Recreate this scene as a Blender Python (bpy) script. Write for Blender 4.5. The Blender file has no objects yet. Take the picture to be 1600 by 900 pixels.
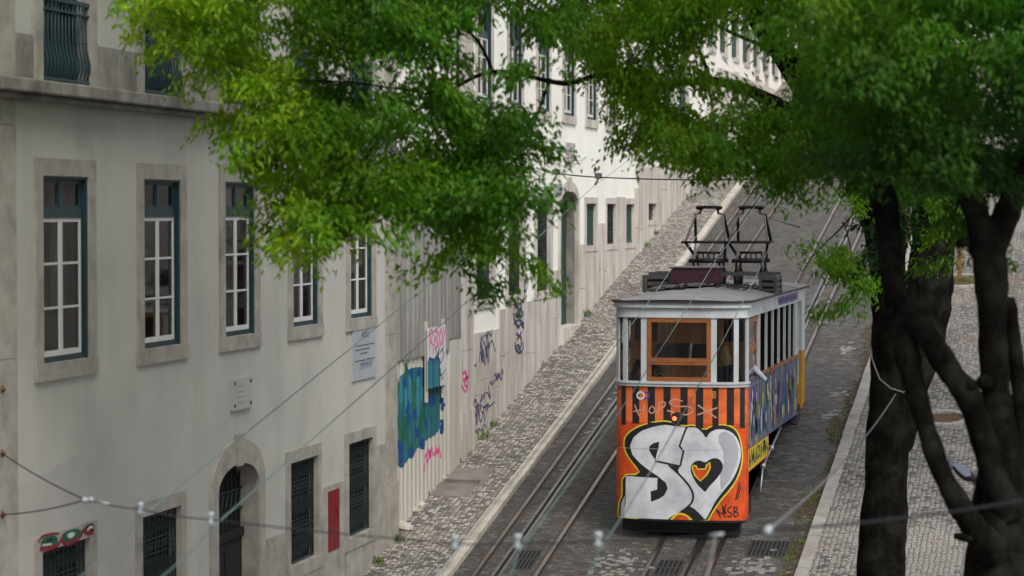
import bpy, bmesh, math, random
import numpy as np
from mathutils import Vector, Matrix

sc = bpy.context.scene
COL = sc.collection
rnd = random.Random(7)

# ------------------------------------------------------------------ camera, sky, sun, exposure
CAM_Z = 14.1                      # camera height above the street at y = 0
SLOPE = 0.193                     # the street climbs along +Y
FPX = 3778.0                      # 85 mm lens in pixels of a 1600 px wide picture
_th, _ph = math.radians(13.26), math.atan(120 / FPX)
FWD = Vector((-math.sin(_th) * math.cos(_ph), math.cos(_th) * math.cos(_ph), -math.sin(_ph)))
RGT = Vector((math.cos(_th), math.sin(_th), 0))
UPV = RGT.cross(FWD)
CAM = Vector((0, 0, CAM_Z))
cd = bpy.data.cameras.new('camera')
cd.sensor_width = 36.0
cd.lens = FPX / 1600 * 36
cd.clip_start, cd.clip_end = 0.5, 600
cd.dof.use_dof = True
cd.dof.focus_distance = 43.5
cd.dof.aperture_fstop = 1.4
co = bpy.data.objects.new('camera', cd)
COL.objects.link(co)
mw = Matrix((RGT, UPV, -FWD)).transposed().to_4x4()
mw.translation = CAM
co.matrix_world = mw
sc.camera = co

SUN_EL, SUN_AZ = math.radians(52), math.radians(140)      # azimuth clockwise from +Y
w = bpy.data.worlds.new('World')
sc.world = w
w.use_nodes = True
nt = w.node_tree
sky = nt.nodes.new('ShaderNodeTexSky')
sky.sky_type = 'NISHITA'
sky.sun_disc = False
sky.sun_elevation = SUN_EL
sky.sun_rotation = SUN_AZ
sky.dust_density = 3.0
hsv = nt.nodes.new('ShaderNodeHueSaturation')
hsv.inputs['Saturation'].default_value = 0.42
bg = nt.nodes['Background']
bg.inputs['Strength'].default_value = 0.11
nt.links.new(sky.outputs[0], hsv.inputs['Color'])
nt.links.new(hsv.outputs[0], bg.inputs['Color'])
sd = bpy.data.lights.new('sun', 'SUN')
sd.energy = 1.5
sd.angle = math.radians(24)
sd.color = (1.0, 0.96, 0.9)
so = bpy.data.objects.new('sun', sd)
COL.objects.link(so)
to_sun = Vector((math.sin(SUN_AZ) * math.cos(SUN_EL), math.cos(SUN_AZ) * math.cos(SUN_EL), math.sin(SUN_EL)))
so.rotation_euler = to_sun.to_track_quat('Z', 'Y').to_euler()
so.location = (0, 20, 60)
vs = sc.view_settings
vs.view_transform = 'Standard'
vs.look = 'None'
vs.gamma = 1
vs.exposure = 1.0
sc.cycles.max_bounces = 8
sc.cycles.transparent_max_bounces = 12
sc.cycles.use_denoising = True

# ------------------------------------------------------------------ survey: photo pixels on real planes
def ray(px, py):
    return FWD + RGT * ((px - 800) / FPX) - UPV * ((py - 450) / FPX)
def at_x(px, py, X):
    d = ray(px, py); return CAM + d * (X / d.x)
def at_y(px, py, Y):
    d = ray(px, py); return CAM + d * (Y / d.y)
def at_d(px, py, dist):
    return CAM + ray(px, py) * dist
def at_ground(px, py, dz=0.0):
    d = ray(px, py); t = (CAM_Z - dz) / (SLOPE * d.y - d.z); return CAM + d * t
def gz(y): return SLOPE * y
XF = -12.07                       # plane of the house fronts
def fa(px, py, X=XF):
    p = at_x(px, py, X); return p.y, p.z

# ------------------------------------------------------------------ mesh helper
ORG = {}
class MB:
    def __init__(s): s.v = []; s.f = []; s.m = []; s.s = []
    def add(s, vs_, fs, mi=0, smooth=False):
        o = len(s.v)
        s.v += [tuple(p) for p in vs_]
        for f in fs:
            s.f.append(tuple(o + i for i in f)); s.m.append(mi); s.s.append(smooth)
        return s
    def quad(s, a, b, c, d, mi=0): return s.add([a, b, c, d], [(0, 1, 2, 3)], mi)
    def hexa(s, p, mi=0):
        return s.add(p, [(0, 3, 2, 1), (4, 5, 6, 7), (0, 1, 5, 4), (1, 2, 6, 5), (2, 3, 7, 6), (3, 0, 4, 7)], mi)
    def box(s, x0, x1, y0, y1, z0, z1, mi=0):
        return s.hexa([(x0, y0, z0), (x1, y0, z0), (x1, y1, z0), (x0, y1, z0), (x0, y0, z1), (x1, y0, z1), (x1, y1, z1), (x0, y1, z1)], mi)
    def sbox(s, x0, x1, y0, y1, d0, d1, mi=0):
        a, b = gz(y0), gz(y1)
        return s.hexa([(x0, y0, a + d0), (x1, y0, a + d0), (x1, y1, b + d0), (x0, y1, b + d0), (x0, y0, a + d1), (x1, y0, a + d1), (x1, y1, b + d1), (x0, y1, b + d1)], mi)
    def beam(s, p, q, w_, h, mi=0, up=(0, 0, 1)):
        p, q = Vector(p), Vector(q)
        d = (q - p).normalized(); u = Vector(up)
        if abs(d.dot(u)) > .98: u = Vector((0, 1, 0))
        r = d.cross(u).normalized() * (w_ / 2); u = r.cross(d).normalized() * (h / 2)
        return s.hexa([p - r - u, p + r - u, q + r - u, q - r - u, p - r + u, p + r + u, q + r + u, q - r + u], mi)
    def tube(s, pts, rad, n=6, mi=0, smooth=True):
        pts = [Vector(p) for p in pts]
        if not hasattr(rad, '__len__'): rad = [rad] * len(pts)
        vs_, fs = [], []
        u = None
        for i, p in enumerate(pts):
            d = (pts[min(i + 1, len(pts) - 1)] - pts[max(i - 1, 0)]).normalized()
            if u is None:
                u = Vector((0, 0, 1)) if abs(d.z) < .9 else Vector((1, 0, 0))
            u = (u - d * u.dot(d)).normalized(); r = d.cross(u)
            for k in range(n):
                a = 2 * math.pi * k / n
                vs_.append(p + (u * math.cos(a) + r * math.sin(a)) * rad[i])
        for i in range(len(pts) - 1):
            for k in range(n):
                k2 = (k + 1) % n
                fs.append((i * n + k, i * n + k2, (i + 1) * n + k2, (i + 1) * n + k))
        fs.append(tuple(range(n - 1, -1, -1))); fs.append(tuple((len(pts) - 1) * n + k for k in range(n)))
        return s.add(vs_, fs, mi, smooth)
    def lathe(s, prof, c=(0, 0, 0), n=16, mi=0, axis='z'):
        c = Vector(c); vs_, fs = [], []
        for r, z in prof:
            for k in range(n):
                a = 2 * math.pi * k / n
                x, y = r * math.cos(a), r * math.sin(a)
                vs_.append(c + (Vector((x, y, z)) if axis == 'z' else Vector((x, z, y)) if axis == 'y' else Vector((z, x, y))))
        for i in range(len(prof) - 1):
            for k in range(n):
                k2 = (k + 1) % n
                fs.append((i * n + k, i * n + k2, (i + 1) * n + k2, (i + 1) * n + k))
        fs.append(tuple(range(n - 1, -1, -1))); fs.append(tuple((len(prof) - 1) * n + k for k in range(n)))
        return s.add(vs_, fs, mi, True)
    def prism_x(s, yz, x0, x1, mi=0):
        """polygon in (y, z) extruded from x0 to x1"""
        n = len(yz)
        vs_ = [(x0, y, z) for y, z in yz] + [(x1, y, z) for y, z in yz]
        fs = [tuple(range(n - 1, -1, -1)), tuple(range(n, 2 * n))] + [(i, (i + 1) % n, n + (i + 1) % n, n + i) for i in range(n)]
        return s.add(vs_, fs, mi)
    def build(s, name, mats, parent=None, recalc=True, loc=None):
        me = bpy.data.meshes.new(name)
        o = bpy.data.objects.new(name, me)
        COL.objects.link(o)
        org = Vector((0, 0, 0))
        if parent is not None:
            o.parent = parent; org = ORG[parent.name]
        elif loc is not None:
            org = Vector(loc); o.location = org
        ORG[o.name] = org
        me.from_pydata([tuple(Vector(p) - org) for p in s.v], [], s.f)
        if not isinstance(mats, (list, tuple)): mats = [mats]
        for m_ in mats: me.materials.append(m_)
        me.polygons.foreach_set('material_index', s.m)
        me.polygons.foreach_set('use_smooth', s.s)
        if recalc and len(s.f) < 60000:
            bm = bmesh.new(); bm.from_mesh(me)
            bmesh.ops.recalc_face_normals(bm, faces=bm.faces)
            bm.to_mesh(me); bm.free()
        me.update()
        return o

def tag(o, label, cat=None, group=None, kind=None):
    o['label'] = label
    if cat: o['category'] = cat
    if group: o['group'] = group
    if kind: o['kind'] = kind
    return o
def thing(name, loc, label, cat, group=None):
    o = bpy.data.objects.new(name, None)
    COL.objects.link(o)
    o.location = loc; o.empty_display_size = .3
    ORG[o.name] = Vector(loc)
    return tag(o, label, cat, group)
def bevel(o, wd=.01, seg=2):
    m_ = o.modifiers.new('bevel', 'BEVEL'); m_.width = wd; m_.segments = seg; m_.limit_method = 'ANGLE'
    return o

# ------------------------------------------------------------------ materials
def new_mat(name):
    m_ = bpy.data.materials.new(name); m_.use_nodes = True
    t = m_.node_tree
    return m_, t, t.nodes['Principled BSDF']
def N(t, typ, **kw):
    n = t.nodes.new(typ)
    for k, v in kw.items():
        if k.startswith('i_'): n.inputs[k[2:].replace('_', ' ')].default_value = v
        else: setattr(n, k, v)
    return n
def ramp(t, src, stops, interp='LINEAR'):
    r = t.nodes.new('ShaderNodeValToRGB'); r.color_ramp.interpolation = interp
    e = r.color_ramp.elements
    while len(e) < len(stops): e.new(0.5)
    for el, (p, c) in zip(e, stops):
        el.position = p; el.color = (c, c, c, 1) if not hasattr(c, '__len__') else (*c[:3], 1)
    t.links.new(src, r.inputs[0]); return r.outputs[0]
def coords(t, scale=(1, 1, 1), warp=0.0, wscale=3.0):
    tc = t.nodes.new('ShaderNodeTexCoord')
    geo = t.nodes.new('ShaderNodeNewGeometry')
    mp = t.nodes.new('ShaderNodeMapping'); mp.inputs['Scale'].default_value = scale
    src = geo.outputs['Position']
    if warp:
        nz = N(t, 'ShaderNodeTexNoise', i_Scale=wscale, i_Detail=3.0)
        t.links.new(src, nz.inputs['Vector'])
        sb = N(t, 'ShaderNodeVectorMath', operation='SUBTRACT'); sb.inputs[1].default_value = (.5, .5, .5)
        t.links.new(nz.outputs['Color'], sb.inputs[0])
        sl = N(t, 'ShaderNodeVectorMath', operation='SCALE'); sl.inputs['Scale'].default_value = warp
        t.links.new(sb.outputs[0], sl.inputs[0])
        ad = N(t, 'ShaderNodeVectorMath', operation='ADD')
        t.links.new(src, ad.inputs[0]); t.links.new(sl.outputs[0], ad.inputs[1]); src = ad.outputs[0]
    t.links.new(src, mp.inputs['Vector'])
    return mp.outputs[0]
def mixc(t, fac, a, b, blend='MIX'):
    m_ = t.nodes.new('ShaderNodeMix'); m_.data_type = 'RGBA'; m_.blend_type = blend
    for inp, v in ((m_.inputs[0], fac), (m_.inputs[6], a), (m_.inputs[7], b)):
        if hasattr(v, 'is_linked') or hasattr(v, 'links'): t.links.new(v, inp)
        elif hasattr(v, '__len__'): inp.default_value = (*v[:3], 1)
        else: inp.default_value = v
    return m_.outputs[2]
def noise(t, vec, scale, detail=6, rough=.6):
    n = N(t, 'ShaderNodeTexNoise', i_Scale=scale, i_Detail=float(detail), i_Roughness=rough)
    t.links.new(vec, n.inputs['Vector']); return n.outputs['Fac']
def bump(t, b, h, strength=.3, dist=.02):
    n = N(t, 'ShaderNodeBump', i_Strength=strength, i_Distance=dist)
    t.links.new(h, n.inputs['Height']); t.links.new(n.outputs[0], b.inputs['Normal'])
def pbr(name, c1, c2=None, scale=4, rough=.7, metal=0, stretch=(1, 1, 1), grime=None, gscale=.7, gstretch=(1, 1, 1), gamt=.5, bmp=.15, spec=.3, lo=.35, hi=.7):
    m_, t, b = new_mat(name)
    b.inputs['Roughness'].default_value = rough; b.inputs['Metallic'].default_value = metal
    b.inputs['Specular IOR Level'].default_value = spec
    if c2 is None: c2 = tuple(x * .82 for x in c1)
    v = coords(t, stretch)
    n1 = noise(t, v, scale)
    col = mixc(t, ramp(t, n1, [(lo, 0), (hi, 1)]), c1, c2)
    if grime:
        g = noise(t, coords(t, gstretch), gscale, 8, .65)
        f = ramp(t, g, [(.45, 0), (.72, gamt)])
        col = mixc(t, f, col, grime)
    t.links.new(col, b.inputs['Base Color'])
    if bmp: bump(t, b, noise(t, v, scale * 6, 4), bmp, .01)
    return m_
def flat(name, c, rough=.6, metal=0, spec=.3, var=.12):
    return pbr(name, c, tuple(x * (1 - var * 2) for x in c), scale=6, rough=rough, metal=metal, bmp=0, spec=spec)
def cobble(name, size, stops, joint, jw=.08, rnd_=.75, rough=.75, patch=None, pscale=.35, spec=.3, bm=.6, warp=.03, soil=None):
    """setts: Voronoi cells coloured per stone, dark joints, worn tops"""
    m_, t, b = new_mat(name)
    v = coords(t, (1 / size[0], 1 / size[1], .15), warp, 2.0)
    vo = N(t, 'ShaderNodeTexVoronoi', feature='F1', i_Scale=1.0, i_Randomness=rnd_)
    ve = N(t, 'ShaderNodeTexVoronoi', feature='DISTANCE_TO_EDGE', i_Scale=1.0, i_Randomness=rnd_)
    t.links.new(v, vo.inputs['Vector']); t.links.new(v, ve.inputs['Vector'])
    sep = t.nodes.new('ShaderNodeSeparateColor'); t.links.new(vo.outputs['Color'], sep.inputs[0])
    cell = sep.outputs[0]
    if patch is not None:
        pn = noise(t, coords(t, (1, 1, 0)), pscale, 3)
        ad = N(t, 'ShaderNodeMath', operation='MULTIPLY_ADD', use_clamp=True)
        t.links.new(ramp(t, pn, [(.35, 0), (.65, 1)]), ad.inputs[0]); ad.inputs[1].default_value = patch
        t.links.new(cell, ad.inputs[2]); 
        sb = N(t, 'ShaderNodeMath', operation='SUBTRACT', use_clamp=True); t.links.new(ad.outputs[0], sb.inputs[0]); sb.inputs[1].default_value = patch / 2
        cell = sb.outputs[0]
    col = ramp(t, cell, stops)
    fine = noise(t, coords(t), 30, 4)
    col = mixc(t, .35, col, ramp(t, fine, [(.3, .35), (.7, 1.0)]), 'MULTIPLY')
    big = noise(t, coords(t), .5, 6, .7)
    col = mixc(t, .5, col, ramp(t, big, [(.3, .62), (.7, 1.1)]), 'MULTIPLY')
    jf = ramp(t, ve.outputs['Distance'], [(jw * .4, 1), (jw, 0)])
    jc = joint
    if soil is not None:
        jc = mixc(t, ramp(t, noise(t, coords(t), .8, 5), [(.5, 0), (.62, 1)]), joint, soil)
    col = mixc(t, jf, col, jc)
    t.links.new(col, b.inputs['Base Color'])
    b.inputs['Roughness'].default_value = rough; b.inputs['Specular IOR Level'].default_value = spec
    h = ramp(t, ve.outputs['Distance'], [(0, 0), (jw * 2.2, 1)])
    bump(t, b, h, bm, .02)
    return m_
def brick_setts(name, size, stops, joint, soil, rough=.6, bm=.7):
    """setts laid in courses across the street"""
    m_, t, b = new_mat(name)
    v = coords(t, (1, 1, 0), .085, 4.5)
    br = t.nodes.new('ShaderNodeTexBrick'); br.offset = .5; br.squash = 1.0
    for k, val in (('Color1', (0, 0, 0, 1)), ('Color2', (1, 1, 1, 1)), ('Mortar', (.5, .5, .5, 1)), ('Scale', 1.0), ('Mortar Size', .009), ('Mortar Smooth', .6), ('Brick Width', size[0]), ('Row Height', size[1])): br.inputs[k].default_value = val
    t.links.new(v, br.inputs['Vector'])
    col = ramp(t, br.outputs['Color'], stops)
    col = mixc(t, .45, col, ramp(t, noise(t, coords(t), 26, 5), [(.3, .3), (.7, 1.05)]), 'MULTIPLY')
    col = mixc(t, .7, col, ramp(t, noise(t, coords(t), .55, 6, .7), [(.3, .6), (.7, 1.15)]), 'MULTIPLY')
    jc = mixc(t, ramp(t, noise(t, coords(t), .8, 5), [(.48, 0), (.62, 1)]), joint, soil)
    col = mixc(t, br.outputs['Fac'], col, jc)
    t.links.new(col, b.inputs['Base Color']); b.inputs['Roughness'].default_value = rough; b.inputs['Specular IOR Level'].default_value = .3
    inv = N(t, 'ShaderNodeMath', operation='SUBTRACT'); inv.inputs[0].default_value = 1; t.links.new(br.outputs['Fac'], inv.inputs[1])
    ad = N(t, 'ShaderNodeMath', operation='MULTIPLY_ADD'); t.links.new(noise(t, coords(t), 14, 3), ad.inputs[0]); ad.inputs[1].default_value = .5; t.links.new(inv.outputs[0], ad.inputs[2])
    bump(t, b, ad.outputs[0], bm, .02)
    return m_
def glass_mat(name, tint=(.03, .035, .04), refl=1.0):
    m_, t, b = new_mat(name)
    out = t.nodes['Material Output']
    tr = N(t, 'ShaderNodeBsdfTransparent'); tr.inputs[0].default_value = (.78, .8, .8, 1)
    gl = N(t, 'ShaderNodeBsdfGlossy', i_Roughness=.04); gl.inputs[0].default_value = (refl, refl, refl, 1)
    fr = N(t, 'ShaderNodeFresnel', i_IOR=1.45)
    mx = t.nodes.new('ShaderNodeMixShader')
    t.links.new(fr.outputs[0], mx.inputs[0]); t.links.new(tr.outputs[0], mx.inputs[1]); t.links.new(gl.outputs[0], mx.inputs[2])
    t.links.new(mx.outputs[0], out.inputs[0])
    return m_

MT = {}
MT['plaster'] = pbr('aged plaster', (.43, .42, .38), (.35, .347, .32), .8, .85, grime=(.26, .25, .22), gscale=.9, gstretch=(1, 1.2, .4), gamt=.42, bmp=.12, lo=.3, hi=.72)
MT['plaster_grey'] = pbr('grey overpaint', (.40, .382, .352), (.345, .33, .308), .9, .85, bmp=.06)
MT['plaster_white'] = pbr('white limewash', (.74, .735, .675), (.70, .69, .63), .8, .85, grime=(.55, .52, .45), gscale=.6, gstretch=(1, 1.2, .3), gamt=.4, bmp=.06)
MT['plaster_far'] = pbr('pale far plaster', (.72, .69, .64), (.64, .61, .56), .8, .85, bmp=.05)
MT['stone'] = pbr('grey limestone', (.34, .315, .275), (.25, .235, .205), 3.5, .85, grime=(.13, .125, .11), gscale=2.2, gamt=.65, bmp=.35)
MT['stone_dark'] = pbr('weathered limestone', (.27, .255, .225), (.17, .16, .145), 3, .9, grime=(.06, .058, .05), gscale=1.6, gamt=.8, gstretch=(1, 1, .5), bmp=.4)
MT['stone_pale'] = pbr('pale lioz stone', (.52, .49, .445), (.37, .325, .295), 1.1, .8, stretch=(1, 2.4, .45), grime=(.22, .185, .145), gscale=1.5, gamt=.85, gstretch=(1, 1.6, .35), bmp=.25)
MT['teal'] = flat('dark teal paint', (.018, .042, .052), .45)
MT['sash'] = flat('white window paint', (.54, .54, .525), .5, var=.06)
MT['iron'] = flat('dark iron', (.014, .022, .022), .5)
MT['dark'] = flat('dark interior', (.012, .012, .012), .9)
MT['curtain'] = pbr('net curtain', (.24, .23, .22), (.10, .095, .09), 3, .9, stretch=(1, 6, .5), bmp=0)
MT['curtain_red'] = pbr('dark red curtain', (.12, .035, .05), (.05, .03, .04), 3, .9, stretch=(1, 5, .8), bmp=0)
MT['glass'] = glass_mat('window glass')
MT['green_door'] = flat('dark green door paint', (.012, .04, .034), .5)
MT['shutter'] = flat('faded green shutter paint', (.028, .062, .056), .55)
MT['dark_glass'] = flat('dark window glass', (.02, .022, .025), .08, spec=.5)
MT['ochre'] = flat('ochre paint', (.36, .17, .035), .6)
MT['red_box'] = pbr('red painted metal', (.19, .010, .017), (.12, .009, .013), 5, .5, bmp=.05)
MT['zinc'] = pbr('grey corrugated zinc', (.29, .283, .265), (.20, .195, .184), 1.4, .5, .2, stretch=(1, 3, .3), grime=(.09, .075, .06), gscale=1.5, gamt=.6, gstretch=(1, 3, .25), bmp=.05)
MT['white_sheet'] = pbr('cream corrugated sheet', (.47, .46, .42), (.38, .365, .325), 1.4, .5, stretch=(1, 3, .3), grime=(.30, .22, .14), gscale=1.5, gamt=.35, gstretch=(1, 3, .25), bmp=.05)
MT['board'] = pbr('white plastic board', (.52, .52, .52), (.46, .46, .47), 2, .4, bmp=0)
MT['notice'] = pbr('printed notice sheet', (.34, .36, .38), (.29, .31, .335), 1.2, .35, bmp=0)
MT['ink'] = flat('dark ink', (.05, .055, .06), .6)
MT['smudge'] = flat('blue grey smudge', (.22, .25, .30), .6)
def paint(name, c, r=.5): 
    MT[name] = pbr(name, c, tuple(x * .72 for x in c), 7, r, bmp=0); return MT[name]
paint('spray teal', (.014, .115, .14)); paint('spray blue', (.010, .05, .19)); paint('spray green', (.016, .11, .04))
paint('spray pink', (.66, .06, .25)); paint('spray black', (.012, .012, .014)); paint('spray navy', (.035, .04, .14))
paint('spray sky', (.028, .17, .215)); paint('spray red', (.20, .014, .025)); paint('spray deep green', (.01, .10, .06))
MT['road'] = brick_setts('basalt setts', (.15, .105), [(0, (.048, .046, .043)), (.4, (.070, .066, .061)), (.8, (.092, .087, .079)), (1, (.13, .122, .11))], (.026, .024, .022), (.07, .044, .03))
MT['pave_left'] = cobble('mixed limestone paving', (.098, .088), [(0, (.105, .10, .094)), (.25, (.17, .16, .145)), (.58, (.27, .25, .22)), (.8, (.37, .345, .305)), (1, (.52, .49, .44))], (.05, .042, .034), .09, .55, .6, patch=.3, soil=(.08, .05, .032), bm=.7)
MT['pave_right'] = cobble('white limestone paving', (.092, .085), [(0, (.07, .066, .062)), (.2, (.15, .142, .13)), (.55, (.25, .238, .217)), (1, (.43, .41, .375))], (.05, .045, .038), .12, .55, .6, patch=.75, pscale=.22, soil=(.10, .06, .04), bm=.7)
MT['kerb'] = pbr('limestone kerb', (.42, .385, .335), (.31, .28, .24), 2, .75, grime=(.16, .13, .10), gscale=2.5, gamt=.7, bmp=.3)
MT['kerb_grey'] = pbr('grey kerb stone', (.27, .26, .24), (.20, .19, .178), 2, .75, grime=(.11, .09, .07), gscale=2.5, gamt=.6, bmp=.3)
MT['soil'] = pbr('leaf litter and soil', (.085, .045, .024), (.045, .03, .018), 6, .95, grime=(.04, .07, .012), gscale=1.2, gamt=.9, bmp=.5)
def patchy(name, src_name, lo, hi, scale):
    """thin scatter lying on the setts, bare in places"""
    m_ = MT[src_name].copy(); m_.name = name; t = m_.node_tree; out = t.nodes['Material Output']; b = t.nodes['Principled BSDF']
    tr = t.nodes.new('ShaderNodeBsdfTransparent'); mx = t.nodes.new('ShaderNodeMixShader')
    t.links.new(ramp(t, noise(t, coords(t), scale, 6, .65), [(lo, 0), (hi, 1)]), mx.inputs[0]); t.links.new(tr.outputs[0], mx.inputs[1]); t.links.new(b.outputs[0], mx.inputs[2]); t.links.new(mx.outputs[0], out.inputs[0]); return m_
MT['litter'] = patchy('leaf litter scatter', 'soil', .44, .56, 5.0)
MT['terrain'] = pbr('bare ground', (.11, .10, .09), (.07, .065, .06), 2, .9, bmp=.3)
MT['steel'] = pbr('polished rail steel', (.40, .395, .39), (.24, .23, .22), 5, .34, 1.0, stretch=(1, .2, 1), bmp=0)
MT['rust'] = pbr('rusted rail', (.09, .052, .034), (.05, .035, .028), 6, .75, .3, bmp=.2)
MT['slot'] = flat('dark slot', (.006, .006, .006), .8)
MT['grate'] = flat('cast iron grate', (.06, .06, .06), .55, .5)
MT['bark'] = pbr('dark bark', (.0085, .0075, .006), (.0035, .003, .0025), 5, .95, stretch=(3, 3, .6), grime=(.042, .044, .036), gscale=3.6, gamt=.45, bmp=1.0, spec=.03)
MT['wire'] = flat('verdigris copper wire', (.12, .20, .18), .5, .2)
MT['cable'] = flat('dark steel cable', (.035, .035, .045), .5, .4)
MT['rope'] = flat('grey guy rope', (.15, .15, .15), .7)
MT['ceramic'] = flat('white porcelain', (.27, .30, .32), .3, spec=.3, var=.05)
MT['rusty'] = flat('rusty bracket', (.13, .05, .03), .8)
MT['greybox2'] = flat('dark grey insulator', (.10, .10, .10), .5)

# ------------------------------------------------------------------ ground, street, pavements
KL0, KL1 = at_ground(680, 900, .1).x, at_ground(700, 900, .1).x     # left kerb
KR0, KR1 = at_ground(1240, 900, .1).x, at_ground(1262, 900, .1).x   # right kerb
Y0, Y1 = 8.0, 106.0
def structure(o): o['kind'] = 'structure'; return o
b = MB(); b.add([(-70, -30, gz(-30) - .05), (60, -30, gz(-30) - .05), (60, 260, gz(260) - .05), (-70, 260, gz(260) - .05)], [(0, 1, 2, 3)])
structure(b.build('ground', MT['terrain']))
b = MB(); b.sbox(KL1, KR0, Y0, Y1, -.04, 0); structure(b.build('road', MT['road']))
b = MB(); b.sbox(XF - .3, KL0, Y0, Y1, -.04, .1); structure(b.build('pavement', MT['pave_left']))
b = MB(); b.sbox(KR1, 9.0, Y0, Y1, -.04, .1); structure(b.build('pavement', MT['pave_right']))
for x0, x1, m_ in ((KL0, KL1, MT['kerb']), (KR0, KR1, MT['kerb_grey'])):
    b = MB(); y = Y0; b_off = 0
    while y < Y1:
        L = rnd.uniform(1.0, 1.9); dz = rnd.uniform(-.008, .008); dx = rnd.uniform(-.008, .008)
        b.sbox(x0 + .004 + dx, x1 - .004 + dx, y, min(y + L - .018, Y1), -.05, .112 + dz); y += L
    structure(bevel(b.build('kerb', m_), .012))
# litter strip along the right gutter, with grass growing in it
b = MB(); pts = []
y = Y0
rng = random.Random(3)
left, right = [], []
while y < Y1:
    wd = .22 + .10 * math.sin(y * .9) + .06 * math.sin(y * 2.3) + rng.uniform(-.07, .07) + (.07 if y < 46 else 0)
    left.append((KR0 - max(.07, wd), y, gz(y) + .006)); right.append((KR0 - .002, y, gz(y) + .012)); y += .22
n = len(left)
b.add(left + right, [(i, i + 1, n + i + 1, n + i) for i in range(n - 1)])
structure(b.build('gutter_soil', MT['litter']))

def tri_tuft(mb, p, n, h, spread, rng, mi=0):
    for _ in range(n):
        a = rng.uniform(0, 6.283); q = Vector(p) + Vector((rng.gauss(0, spread), rng.gauss(0, spread), 0))
        hh = h * rng.uniform(.5, 1.1); wv = Vector((math.cos(a), math.sin(a), 0)) * .012
        l = Vector((rng.gauss(0, .4), rng.gauss(0, .4), 1)) * hh
        mb.add([q - wv, q + wv, q + l * .6 + wv * .8, q + l + Vector((0, 0, -.3 * hh * abs(rng.gauss(0, .6))))], [(0, 1, 2, 3)], mi)

MT['weed'] = pbr('weed green', (.055, .10, .018), (.09, .12, .03), 9, .7, bmp=0)
b = MB(); rng = random.Random(5)
for _ in range(210):
    y = rng.uniform(30, 70); 
    if math.sin(y * 1.7) + math.sin(y * .63) < .3: continue
    x = KR0 - rng.uniform(.03, .28); tri_tuft(b, (x, y, gz(y) + .01), 9, .09, .06, rng)
o = b.build('gutter_grass', MT['weed'], recalc=False); o['kind'] = 'stuff'; o['label'] = 'thin grass growing along the right kerb'

# ------------------------------------------------------------------ tracks
def gx(px): return at_ground(px, 900).x
def track(label, rails, slot):
    t = thing('tram_track', (slot, 40, gz(40)), label, 'track', 'tram tracks in the setts')
    for r in rails:
        m = MB()
        m.sbox(r - .033, r + .033, Y0, Y1, -.02, .012, 0)
        m.sbox(r + .034, r + .066, Y0, Y1, -.02, .004, 2)
        m.sbox(r + .067, r + .095, Y0, Y1, -.02, .010, 1)
        m.sbox(r - .085, r - .034, Y0, Y1, -.02, .005, 1)
        m.build('rail', [MT['steel'], MT['rust'], MT['slot']], t)
    m = MB()
    m.sbox(slot - .085, slot - .03, Y0, Y1, -.02, .014, 0); m.sbox(slot + .03, slot + .085, Y0, Y1, -.02, .014, 0)
    m.sbox(slot - .0295, slot + .0295, Y0, Y1, -.02, .003, 1)
    m.build('cable_slot', [MT['steel'], MT['slot']], t)
    y = 30.0
    while y < 80:
        for s in (-1, 1):
            m = MB()
            for k in range(5):
                m.sbox(slot + s * (.13 + k * .03) - .009, slot + s * (.13 + k * .03) + .009, y, y + .16, -.01, .008)
            m.build('hatch', MT['grate'], t)
        y += 2.55
    return t
track('free cable tram track left of the tram', (gx(740), gx(837)), gx(775))
track('cable tram track that the orange tram stands on', (gx(1005), gx(1104)), gx(1071))

def grate(px, py, w_, l_, label):
    p = at_ground(px, py); t = thing('drain_grate', (p.x, p.y, gz(p.y)), label, 'drain grate', 'iron grates in the road')
    m = MB(); h = .012
    m.sbox(p.x - w_ / 2, p.x + w_ / 2, p.y - l_ / 2, p.y + l_ / 2, -.02, .005, 1)
    m.build('recess', [MT['grate'], MT['slot']], t)
    m = MB(); k = int(w_ / .07)
    for i in range(k + 1):
        x = p.x - w_ / 2 + i * w_ / k
        m.sbox(x - .014, x + .014, p.y - l_ / 2, p.y + l_ / 2, -.01, h)
    for j in range(3):
        y = p.y - l_ / 2 + j * l_ / 2
        m.sbox(p.x - w_ / 2 - .015, p.x + w_ / 2 + .015, y - .016, y + .016, -.011, h + .003)
    m.build('bars', MT['grate'], t)
grate(822, 875, .36, .95, 'small iron grate between the rails of the free left track')
grate(1045, 888, .42, .75, 'small iron grate in the track just below the tram front')
grate(1201, 858, .68, .8, 'wide iron grate in the road beside the right kerb')

# worn slabs let into the left pavement
MT['slab'] = pbr('worn stone slab', (.18, .165, .145), (.12, .11, .10), 2.5, .8, grime=(.07, .06, .05), gscale=2, gamt=.6, bmp=.3)
m = MB(); 
for q in (((683, 756), (742, 768)), ((700, 741), (768, 745))):
    a, c = at_ground(*q[0], .1), at_ground(*q[1], .1)
    ym = (a.y + c.y) / 2
    m.sbox(a.x + .05, c.x - .05, ym - .55, ym + .5, .06, .106)
structure(m.build('pavement_slabs', MT['slab']))
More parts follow.
